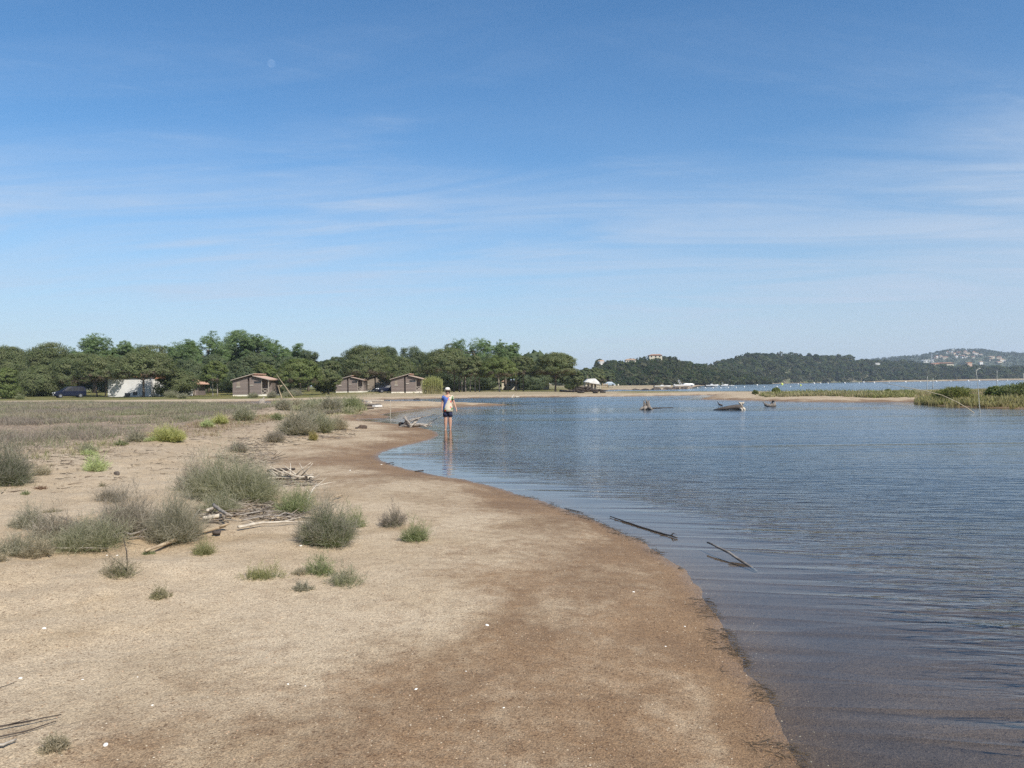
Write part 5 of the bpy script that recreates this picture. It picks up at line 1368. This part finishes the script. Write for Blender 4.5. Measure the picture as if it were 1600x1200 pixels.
# canes
p = at(676, 127); s_ = 127 / F
k = np.random.default_rng(5); n = 330
base = np.stack([k.uniform(-15, 15, n) * s_, k.uniform(-.8, .8, n), np.full(n, -.1)], 1)
D = np.stack([k.normal(size=n) * .08, k.normal(size=n) * .08, np.ones(n)], 1); D /= np.linalg.norm(D, axis=1, keepdims=True)
L = (25 - 6 * np.abs(base[:, 0] / (15 * s_)) ** 2 + k.normal(size=n) * 2.4) * s_
A, B, mid, tip = blades(base, D, L, .026, .10, k)
c0 = np.array((.34, .31, .18)); c1 = np.array((.36, .36, .16)); j = .75 + .5 * k.random((n, 1))
m = 1300; si = k.integers(0, n, m); f = .25 + .75 * k.random((m, 1)); P = base[si] + (tip - base)[si] * f
Dl = rvec(m, k) * .6 + np.array([0, 0, .75]); Dl /= np.linalg.norm(Dl, axis=1, keepdims=True)
A2, B2, _, _ = blades(P, Dl, .55, .030, .5, k)
j2 = (.7 + .6 * k.random((m, 1))) * (np.array((.30, .31, .12)) * f + np.array((.26, .25, .13)) * (1 - f))
V = np.concatenate([A.reshape(-1, 3), B.reshape(-1, 3), A2.reshape(-1, 3), B2.reshape(-1, 3)])
Tn = np.concatenate([np.repeat(c0 * j, 4, 0), np.repeat(c1 * j, 4, 0), np.repeat(j2, 4, 0), np.repeat(j2, 4, 0)])
o = link('cane_clump', quads_mesh('cane_clump', V, Tn), None, herb); o.location = p; tag(o, 'tall yellow-green cane clump right of the white-based cabin', 'canes')

def in_poly(poly, x, y):
    return poly_sd(poly, x, y)[1]

def scatter(poly_px, n, k, z=.2):
    P = [on_plane(*q, z) for q in poly_px]
    A = np.array(P); lo, hi = A.min(0), A.max(0)
    out = np.zeros((0, 2))
    while len(out) < n:
        c = lo + (hi - lo) * k.random((n * 2, 2)); out = np.concatenate([out, c[in_poly(P, c[:, 0], c[:, 1])]])
    return out[:n]

def herb_field(name, label, cat, pts, per, h, w, pals, seed, spread=.5, lean=.35, rad=.12):
    """low plants nobody could count: tufts of thin blades"""
    k = np.random.default_rng(seed); n = len(pts)
    z = terrain(pts[:, 0], pts[:, 1]); ok = z > .01; pts = pts[ok]; z = z[ok]; n = len(pts)
    hh = np.broadcast_to(h, (len(ok),))[ok] if hasattr(h, '__len__') else np.full(n, h)
    patch = fbm(pts[:, 0] * .25, pts[:, 1] * .25, 3, seed)
    sz = hh * (.55 + .7 * k.random(n)) * (.55 + .9 * patch)
    ti = np.repeat(np.arange(n), per); m = len(ti)
    base = np.stack([pts[ti, 0] + k.normal(size=m) * rad, pts[ti, 1] + k.normal(size=m) * rad, z[ti] - .02], 1)
    D = rvec(m, k) * spread; D[:, 2] = np.abs(D[:, 2]) * .5 + 1 - lean; D /= np.linalg.norm(D, axis=1, keepdims=True)
    wd = w * np.clip(np.hypot(base[:, 0], base[:, 1]) / 20, .5, 3.2)
    A, B, mid, tip = blades(base, D, sz[ti] * (.6 + .6 * k.random(m)), wd, .5, k)
    pl = np.array(pals); sel = np.clip(((fbm(pts[:, 0] * .16 + 9, pts[:, 1] * .16, 3, seed + 5) - .28) / .44 * len(pl)).astype(int) + k.integers(-1, 2, n), 0, len(pl) - 1)
    c = pl[sel] * (.8 + .4 * k.random((n, 1))); c = c[ti] * (.75 + .5 * k.random((m, 1)))
    o = link(name, quads_mesh(name, np.concatenate([A.reshape(-1, 3), B.reshape(-1, 3)]), np.concatenate([np.repeat(c * .9, 4, 0), np.repeat(c * 1.1, 4, 0)])), None, herb)
    return tag(o, label, cat, None, 'stuff')

kk = np.random.default_rng(40)
field = [(-260, 633), (330, 634), (432, 640), (372, 652), (318, 664), (240, 682), (190, 697), (130, 707), (60, 722), (28, 738), (-30, 745), (-300, 760)]
pts = scatter(field, 17000, kk)
keep = fbm(pts[:, 0] * .22, pts[:, 1] * .30, 4, 71) > .40
herb_field('dry_scrub', 'low purple-grey scrub covering the flat behind the sandy track', 'scrub', pts[keep], 20, .23, .0038, [(.25, .215, .18), (.25, .205, .18), (.24, .22, .16), (.20, .21, .12), (.28, .24, .185)], 41, 1.0, .15, .17)
edge = [(60, 745), (20, 740), (130, 709), (240, 690), (310, 672), (350, 662), (430, 650), (560, 640), (560, 646), (440, 655), (420, 668), (330, 690), (300, 695), (180, 712), (90, 740), (0, 800), (-60, 790)]
pts = scatter(edge, 900, kk)
herb_field('sparse_grass', 'thin straw and reddish grass fringing the sandy track', 'grass', pts, 9, .14, .005, [(.28, .20, .14), (.29, .25, .15), (.19, .20, .09), (.34, .30, .19)], 42, .9, .1)
spit = [(425, 637), (560, 633), (570, 640), (545, 646), (440, 645)]
herb_field('spit_grass', 'grey-green grass on the shrubby end of the spit', 'grass', scatter(spit, 900, kk), 11, .34, .009, [(.26, .24, .17), (.22, .23, .125), (.29, .27, .18)], 43)
bankg = [(1432, 630.5), (1470, 633), (1530, 635.3), (1610, 637.6), (1800, 641), (1900, 622), (1700, 618), (1600, 618), (1500, 618), (1440, 622)]
pts = scatter(bankg, 6000, kk, .1)
herb_field('marsh_grass', 'dense olive-brown marsh grass on the bank at the right', 'grass', pts, 14, .35, .011, [(.24, .22, .105), (.28, .24, .13), (.20, .21, .09), (.32, .275, .15), (.26, .21, .13)], 44, .35, .12, .16)
barg = [(1185, 619.5), (1240, 617.5), (1300, 617), (1430, 618.5), (1432, 622), (1360, 622.5), (1290, 620.5), (1200, 621)]
herb_field('dune_grass', 'sparse olive dune grass along the back of the sandbar', 'grass', scatter(barg, 900, kk, .2), 10, .42, .011, [(.22, .22, .10), (.26, .24, .125), (.19, .20, .08), (.29, .26, .16)], 45)
lawn = [(-200, 625.5), (300, 624), (500, 622.5), (600, 619), (760, 615), (840, 613.5), (840, 612), (700, 611.5), (300, 614), (-200, 617)]
herb_field('bank_grass', 'rough yellow-green grass along the far bank under the pines', 'grass', scatter(lawn, 5200, kk, .15), 7, .20, .012, [(.26, .225, .09), (.22, .22, .07), (.17, .19, .06), (.29, .25, .13)], 46, .7, .1, .3)
def bush_far(px, depth, zlift, w, h, label, pal, seed, leaf=.07):
    p = at(px, depth); s_ = depth / F; H, W = h * s_, w * s_
    t = empty('bush', p, 0, label, 'bush')
    mb = MB()
    for i in range(5):
        a = i * 1.3; mb.tube([(0, 0, -.1), (math.cos(a) * W * .15, math.sin(a) * W * .15, H * .4), (math.cos(a) * W * .3, math.sin(a) * W * .3, H * .7)], [.05, .035, .015], 5)
    mb.build('stem', bark, t)
    C, Rd, K = crown_points('round', H, W, seed)
    C[:, 2] = np.maximum(C[:, 2], H * .06)
    k = np.random.default_rng(seed); per = 26; ci = np.repeat(np.arange(len(C)), per); m = len(ci); d = rvec(m, k)
    P = C[ci] + d * (W * .10) * k.random((m, 1)) ** .4 * np.array([1, 1, .8]); Nn = d + rvec(m, k) * .6; Nn /= np.linalg.norm(Nn, axis=1, keepdims=True)
    V = leaf_quads(P, Nn, leaf * (.7 + .6 * k.random(m)), leaf * .6, k); pl = np.array(pal)
    link('foliage', quads_mesh('foliage', V, (pl[k.integers(0, 3, len(C))])[ci] * (.8 + .4 * k.random((m, 1)))), t, leaves)
bush_far(1592, 52, 0, 62, 26, 'big dark green bush at the right edge of the grassy bank', PINE, 401)
bush_far(1558, 55, 0, 36, 20, 'bright green bush left of the big dark one on the grassy bank', PINE_Y, 402)
bush_far(1490, 54, 0, 58, 22, 'broad low green bush on the left part of the grassy bank', ((.14, .16, .055), (.17, .18, .07), (.20, .20, .085)), 403, .06)
bush_far(1180, 88, 0, 9, 7, 'small dark bush alone on the sandbar', PINE, 404, .10)
bush_far(1213, 90, 0, 13, 9, 'green bush at the left start of the sandbar grass', PINE_Y, 405, .10)
bush_far(1387, 80, 0, 10, 6, 'small bush in the grass near the right end of the sandbar', PINE, 406, .08)

# ------------------------------------------------------------------ loose litter (nobody could count it)
def litter(name, label, cat, P2, lmin, lmax, r, cols, seed, flat=.12, mat=None):
    k = np.random.default_rng(seed); n = len(P2); z = np.maximum(terrain(P2[:, 0], P2[:, 1]), 0.0)
    L = lmin + (lmax - lmin) * k.random(n) ** 2
    a = k.normal(size=n) * .8 + .15; D = np.stack([np.cos(a), np.sin(a), k.normal(size=n) * flat], 1)
    P = np.stack([P2[:, 0], P2[:, 1], z + r * 1.2 + k.random(n) * .02], 1) - D * L[:, None] / 2
    s1 = np.cross(D, np.array([0, 0, 1.0])); s1 /= np.linalg.norm(s1, axis=1, keepdims=True); s2 = np.cross(D, s1)
    rr = (r * (.5 + k.random(n)))[:, None]; mid = P + D * (L / 2)[:, None] + s1 * (k.normal(size=n) * .12 * L)[:, None]; E = P + D * L[:, None]
    Q4 = []
    def ring(c, q): return [c + s1 * rr * q, c - s2 * rr * q, c - s1 * rr * q, c + s2 * rr * q]
    R0, R1, R2 = ring(P, 1), ring(mid, .9), ring(E, .45)
    for Ra, Rb in ((R0, R1), (R1, R2)):
        for i in range(4): Q4.append(np.stack([Ra[i], Ra[(i + 1) % 4], Rb[(i + 1) % 4], Rb[i]], 1))
    V = np.stack(Q4, 1).reshape(-1, 3); c = np.array(cols)[k.integers(0, len(cols), n)] * (.75 + .5 * k.random((n, 1)))
    o = link(name, quads_mesh(name, V, np.repeat(c, 8, 0)), None, mat or leaf_mat('litter_wood', 0, .9))
    return tag(o, label, cat, None, 'stuff')
WCOL = [(.24, .20, .165), (.17, .14, .115), (.32, .275, .225), (.10, .085, .07), (.22, .175, .125)]
lp = [scatter([(300, 845), (340, 800), (420, 790), (480, 812), (455, 822), (370, 828)], 300, kk), scatter([(60, 870), (120, 845), (230, 838), (300, 838), (280, 850), (190, 870)], 300, kk),
      scatter([(340, 720), (370, 690), (420, 690), (440, 720), (400, 735)], 330, kk), scatter([(410, 700), (470, 670), (560, 672), (560, 680), (460, 695)], 260, kk), scatter([(380, 760), (430, 738), (490, 742), (495, 758), (420, 765)], 260, kk),
      scatter([(540, 650), (600, 634), (600, 641), (560, 650)], 90, kk)]
litter('wood_litter', 'small grey sticks and drift litter strewn among the shrubs', 'litter', np.concatenate(lp), .06, .60, .0065, WCOL, 51, .2)
lp = [scatter([(0, 800), (60, 730), (300, 690), (420, 640), (440, 680), (300, 740), (160, 790)], 900, kk), scatter([(20, 720), (200, 700), (180, 740), (20, 770)], 260, kk)]
litter('dead_stalks', 'short dead stalks and crumbs of plant litter on the sandy track', 'litter', np.concatenate(lp), .03, .22, .0055, [(.24, .19, .14), (.16, .12, .09), (.28, .23, .17), (.12, .10, .08)], 52)
# dark weed along the near waterline
k = np.random.default_rng(53); line = [(1240,1190),(1200,1110),(1160,1035),(1130,975),(1100,925),(1075,892),(1040,868),(1000,843),(955,820),(890,798),(820,775)]
W_ = np.array([on_plane(*q) for q in line]); seg = k.random(9000) ** 1.2 * (len(W_) - 1.001); i0 = seg.astype(int); fr = (seg - i0)[:, None]
c = W_[i0] * (1 - fr) + W_[i0 + 1] * fr; c = c + k.normal(size=c.shape) * .16
sv = shore(c[:, 0], c[:, 1]); ok = (sv > -.05) & (sv < .16) & (fbm(c[:, 0] * 2.6, c[:, 1] * 2.6, 3, 9) > .46)
litter('shore_weed', 'dark strands of weed washed up along the near waterline', 'weed', c[ok][:900], .012, .12, .0013, [(.06, .048, .034), (.085, .065, .045), (.045, .038, .030)], 54, .06)
# coarse grains
k = np.random.default_rng(55); n = 15000
rr = 2.2 + 7.5 * k.random(n) ** 1.15; aa = R(-42) + R(78) * k.random(n); gxy = np.stack([np.sin(aa) * rr, np.cos(aa) * rr], 1)
s_ = shore(gxy[:, 0], gxy[:, 1]); ok = s_ > -.25; gxy = gxy[ok]; n = len(gxy); gz = terrain(gxy[:, 0], gxy[:, 1])
sz = .0016 + .0030 * k.random(n) ** 3; oc = np.array([(1, 0, 0), (0, 1, 0), (-1, 0, 0), (0, -1, 0), (0, 0, 1)], float)
rot = k.random(n) * 6.28; cs, sn = np.cos(rot), np.sin(rot)
C = np.stack([gxy[:, 0], gxy[:, 1], gz], 1)
def pv(v, sx): return C + np.stack([(v[0] * cs - v[1] * sn) * sz * sx, (v[0] * sn + v[1] * cs) * sz, v[2] * sz * .8 + 0 * sz], 1)
vs = [pv(v, 1.4) for v in oc]; Vg = np.stack([x for i in range(4) for x in (vs[i], vs[(i + 1) % 4], vs[4])], 1).reshape(-1, 3)
gc = np.array([(.46, .38, .28), (.38, .29, .20), (.24, .16, .10), (.45, .39, .31), (.20, .14, .10), (.42, .27, .18)])[k.integers(0, 6, n)] * (.8 + .4 * k.random((n, 1)))
o = link('sand_grains', quads_mesh('sand_grains', Vg, np.repeat(gc, 4, 0), 3), None, leaf_mat('grain', 0, .8)); tag(o, 'coarse loose grains on the near sand', 'gravel', None, 'stuff')
# shells
shell_m = simple('shell', (.80, .77, .70), (.70, .66, .58), .5, 30)
for i, (px, py, d) in enumerate([(69, 982, 8), (32, 1060, 9), (129, 1062, 5), (165, 1164, 12), (238, 1102, 5), (215, 1058, 4), (650, 1077, 7), (761, 977, 8), (470, 853, 7), (167, 868, 5), (183, 868, 5), (990, 925, 5), (1070, 979, 5), (596, 726, 4), (547, 735, 4), (1040, 1010, 4), (728, 1049, 4), (787, 1106, 5), (450, 1069, 5), (477, 1072, 4)]):
    p = gp(px, py); r = d / 2 / F * p.y * .85; mb = MB(); rings = []
    for a in range(5):
        q = a / 4; rr_ = r * math.cos(q * 1.45); rings.append([Vector((math.cos(b * math.pi / 6) * rr_ * (1 + .06 * (b % 2)), math.sin(b * math.pi / 6) * rr_ * .75, r * .45 * math.sin(q * 1.57))) for b in range(12)])
    mb.loft(rings); o = mb.build('shell', shell_m, None, True); o.location = p; o.rotation_euler = (.1, .1, i * 1.7); tag(o, 'small white shell lying on the open sand', 'shell', 'white shells scattered on the sand')

# ------------------------------------------------------------------ the woman in the shallows
skin_m = simple('skin', (.52, .31, .22), (.47, .27, .19), .55, 8)
hair_m = simple('brown_hair', (.10, .06, .035), (.06, .035, .02), .6, 20)
def person():
    p = gp(700, 671); zb = th(p.x, p.y); p.z = zb
    top = CAMZ + (yh(700) - 605.6) / F * p.y
    t = empty('person', p, 0, 'person in white hat, sunglasses, blue floral tunic and dark shorts, standing ankle-deep in the lagoon', 'person')
    k = (top - zb) / 1.72; t.scale = (k, k, k)
    V = []; E = []; Rr = []
    def add(v, r, parent=None):
        V.append(Vector(v)); Rr.append(r if isinstance(r, tuple) else (r, r))
        if parent is not None: E.append((parent, len(V) - 1))
        return len(V) - 1
    pel = add((0, 0, .92), (.155, .115)); sp = add((0, .0, 1.05), (.13, .10), pel); ch = add((0, .0, 1.24), (.15, .11), sp); nb = add((0, .01, 1.385), (.085, .07), ch)
    nk = add((0, 0, 1.45), (.050, .052), nb); jaw = add((0, -.018, 1.515), (.056, .070), nk); hd = add((0, -.005, 1.585), (.074, .090), jaw); crown = add((0, .005, 1.655), (.062, .075), hd)
    ns = add((0, -.108, 1.545), (.012, .014), jaw)
    for sx in (-1, 1):
        add((sx * .082, .01, 1.555), (.010, .018), hd)
        hp = add((sx * .085, 0, .86), (.092, .095), pel); kn = add((sx * .088, -.012, .49), (.074, .074), hp); cf = add((sx * .092, .012, .33), (.074, .076), kn); an = add((sx * .094, .015, .085), (.035, .038), cf)
        hl = add((sx * .094, .02, .03), (.032, .03), an); tb = add((sx * .105, -.11, .022), (.040, .02), hl); add((sx * .108, -.17, .016), (.034, .014), tb)
        shx, elx, wrx = sx * .165, sx * (.225 if sx < 0 else .262), sx * (.225 if sx < 0 else .335)
        sh = add((shx, .01, 1.355), (.056, .052), nb); el = add((elx, .03, 1.10), (.038, .038), sh); wr = add((wrx, -.02, .885), (.025, .022), el)
        dirx = sx * (.02 if sx < 0 else .32)
        d = Vector((dirx, -.12, -1)).normalized(); side = Vector((0, -1, 0)); side = (side - d * side.dot(d)).normalized()
        base = V[wr]; palm = add(base + d * .045, (.030, .016), wr)
        for fi, (off, ln) in enumerate(((.030, .070), (.010, .080), (-.010, .074), (-.030, .058))):
            kn_ = add(base + d * .092 + side * off, (.0095, .0095), palm); m_ = add(base + d * (.092 + ln * .55) + side * off * 1.05 + Vector((-sx * .006, 0, 0)), (.0085, .0085), kn_)
            add(base + d * (.092 + ln) + side * off + Vector((-sx * .022, 0, 0)), (.0072, .0072), m_)
        th1 = add(base + d * .05 + side * .040, (.012, .012), palm); th2 = add(base + d * .085 + side * .060 + Vector((-sx * .008, 0, 0)), (.0098, .0098), th1); add(base + d * .115 + side * .062 + Vector((-sx * .016, 0, 0)), (.008, .008), th2)
    me = bpy.data.meshes.new('body'); me.from_pydata(V, E, []); me.update()
    b = link('body', me, t, skin_m)
    b.modifiers.new('skin', 'SKIN').use_smooth_shade = True
    for i, sv in enumerate(me.skin_vertices[0].data): sv.radius = Rr[i]; sv.use_root = (i == 0)
    md = b.modifiers.new('sub', 'SUBSURF'); md.levels = 2; md.render_levels = 2
    def ell(z, rx, ry, cx=0, cy=0, n=24, ripple=0.0, ph=0):
        return [Vector((cx + math.cos(2 * math.pi * i / n) * rx * (1 + ripple * math.sin(i * 2.1 + ph)), cy + math.sin(2 * math.pi * i / n) * ry * (1 + ripple * math.cos(i * 1.7 + ph)), z)) for i in range(n)]
    # tunic: flares over the hips, V-neck, short sleeves
    m, nt, pb = new_mat('floral_tunic'); v = coords(nt); sp_ = N(nt, 'ShaderNodeSeparateXYZ'); nt.links.new(v, sp_.inputs[0])
    vor = N(nt, 'ShaderNodeTexVoronoi'); vor.inputs['Scale'].default_value = 8.5; nt.links.new(v, vor.inputs['Vector'])
    vc = N(nt, 'ShaderNodeSeparateColor'); nt.links.new(vor.outputs['Color'], vc.inputs[0])
    flower = math_(nt, 'LESS_THAN', vor.outputs['Distance'], .50)
    fc = mixc(nt, math_(nt, 'GREATER_THAN', vc.outputs[0], .55), (.50, .05, .03), (.10, .20, .07))
    fc = mixc(nt, math_(nt, 'GREATER_THAN', vc.outputs[1], .70), fc, (.60, .22, .16))
    floral = mixc(nt, math_(nt, 'MULTIPLY', flower, math_(nt, 'GREATER_THAN', vc.outputs[2], .30)), (.54, .48, .37), fc)
    # blue on the viewer's left of the chest, floral across the right shoulder and the skirt
    lim = math_(nt, 'ADD', math_(nt, 'MULTIPLY', sp_.outputs[0], 2.3), 1.19)
    wv = math_(nt, 'MULTIPLY', math_(nt, 'SUBTRACT', noise(nt, v, 12, 2), .5), .12)
    isblue = math_(nt, 'GREATER_THAN', math_(nt, 'ADD', sp_.outputs[2], wv), lim)
    sleeve = math_(nt, 'GREATER_THAN', math_(nt, 'ABSOLUTE', sp_.outputs[0]), .165)
    sleeve = math_(nt, 'MULTIPLY', math_(nt, 'MULTIPLY', sleeve, math_(nt, 'LESS_THAN', sp_.outputs[0], .0)), math_(nt, 'GREATER_THAN', sp_.outputs[2], 1.2))
    nt.links.new(mixc(nt, math_(nt, 'MAXIMUM', isblue, sleeve), floral, (.075, .135, .38)), pb.inputs['Base Color']); pb.inputs['Roughness'].default_value = .85
    mb = MB()
    rings = [ell(.755, .212, .155, .012, 0, 24, .05), ell(.87, .200, .148, .008, 0, 24, .04, 1), ell(1.02, .172, .130, .004, 0, 24, .03, 2), ell(1.12, .160, .124, 0, 0, 24, .02), ell(1.22, .170, .134, 0, -.006), ell(1.31, .182, .128, 0, -.004), ell(1.375, .170, .100, 0, .005)]
    for q_, amt in ((5, .30), (6, .80)):
        for v_ in rings[q_]:
            c_ = max(0, -v_.y / .115) ** 3 * max(0, 1 - abs(v_.x) / .15); v_.z -= c_ * .135 * amt
    neck = []
    for i in range(24):
        a = 2 * math.pi * i / 24; x, y = math.cos(a), math.sin(a)
        dip = max(0, -y) ** 3 * .135
        neck.append(Vector((x * .098, .008 + y * .082 - (dip * .22), 1.422 - dip)))
    rings.append(neck); mb.loft(rings, False)
    for sx in (-1, 1):
        elx = sx * (.225 if sx < 0 else .262); a = Vector((sx * .125, .01, 1.375)); bb = Vector((sx * .165, .01, 1.355)).lerp(Vector((elx, .03, 1.10)), .52)
        mb.tube([a, Vector((sx * .17, .012, 1.345)), bb], [.062, .070, .066], 14, False)
    o = mb.build('tunic', m, t, True); sd = o.modifiers.new('thick', 'SOLIDIFY'); sd.thickness = .006
    mb = MB()
    mb.loft([ell(.905, .165, .125), ell(.80, .172, .128), ell(.72, .168, .124)], True)
    for sx in (-1, 1):
        mb.loft([ell(.87, .090, .108, sx * .088), ell(.70, .096, .110, sx * .094), ell(.555, .102, .108, sx * .096), ], True)
    mb.build('shorts', simple('dark_shorts', (.030, .036, .075), (.022, .026, .055), .85, 12), t, True)
    mb = MB()  # hair behind and at the sides
    mb.loft([ell(1.475, .070, .035, 0, .055), ell(1.53, .092, .062, 0, .045), ell(1.60, .094, .080, 0, .03), ell(1.665, .080, .075, 0, .02)], True); mb.build('hair', hair_m, t, True)
    hat_m = simple('white_cap', (.64, .61, .55), (.56, .53, .47), .8, 10)
    mb = MB(); mb.loft([ell(1.628, .103, .112, 0, 0), ell(1.66, .102, .110, 0, 0), ell(1.70, .092, .098, 0, .002), ell(1.725, .066, .070, 0, .004), ell(1.735, .020, .02, 0, .004)], True); h_ = mb.build('hat', hat_m, t, True)
    mb = MB(); mb.loft([ell(1.632, .104, .113), ell(1.622, .150, .165, 0, -.012), ell(1.614, .150, .165, 0, -.012), ell(1.620, .100, .110)], False); mb.build('hat_brim', simple('hat_brim_cloth', (.40, .33, .24), (.33, .27, .2), .85, 10), h_, True)
    gl_ = MB()
    for sx in (-1, 1): gl_.ball((sx * .036, -.094, 1.587), (.034, .013, .024), 12, 8)
    gl_.box(-.012, .012, -.105, -.094, 1.590, 1.597)
    for sx in (-1, 1): gl_.tube([(sx * .068, -.088, 1.592), (sx * .086, -.02, 1.592), (sx * .084, .03, 1.585)], .004, 6)
    gl_.build('sunglasses', dark_glass, t, True)
    mb = MB(); mb.ball((0, -.083, 1.503), (.024, .010, .007), 10, 6); mb.build('mouth', simple('lips', (.40, .14, .12), None, .5), t, True)
    return t
person()

# ------------------------------------------------------------------ haze
def haze():
    m = bpy.data.materials.new('haze'); m.use_nodes = True; nt = m.node_tree; nt.nodes.clear()
    out = nt.nodes.new('ShaderNodeOutputMaterial'); v = nt.nodes.new('ShaderNodeVolumePrincipled')
    v.inputs['Color'].default_value = (.72, .84, 1.0, 1); v.inputs['Density'].default_value = HAZE_DENSITY; v.inputs['Anisotropy'].default_value = .0
    nt.links.new(v.outputs[0], out.inputs['Volume'])
    mb = MB(); mb.box(-6500, 6500, -6500, 6500, -4, 130)
    o = mb.build('haze', m); tag(o, kind='stuff'); o['label'] = 'thin pale blue haze lying over the bay and the hills'; o['category'] = 'haze'
HAZE_DENSITY = 0.00014
haze()
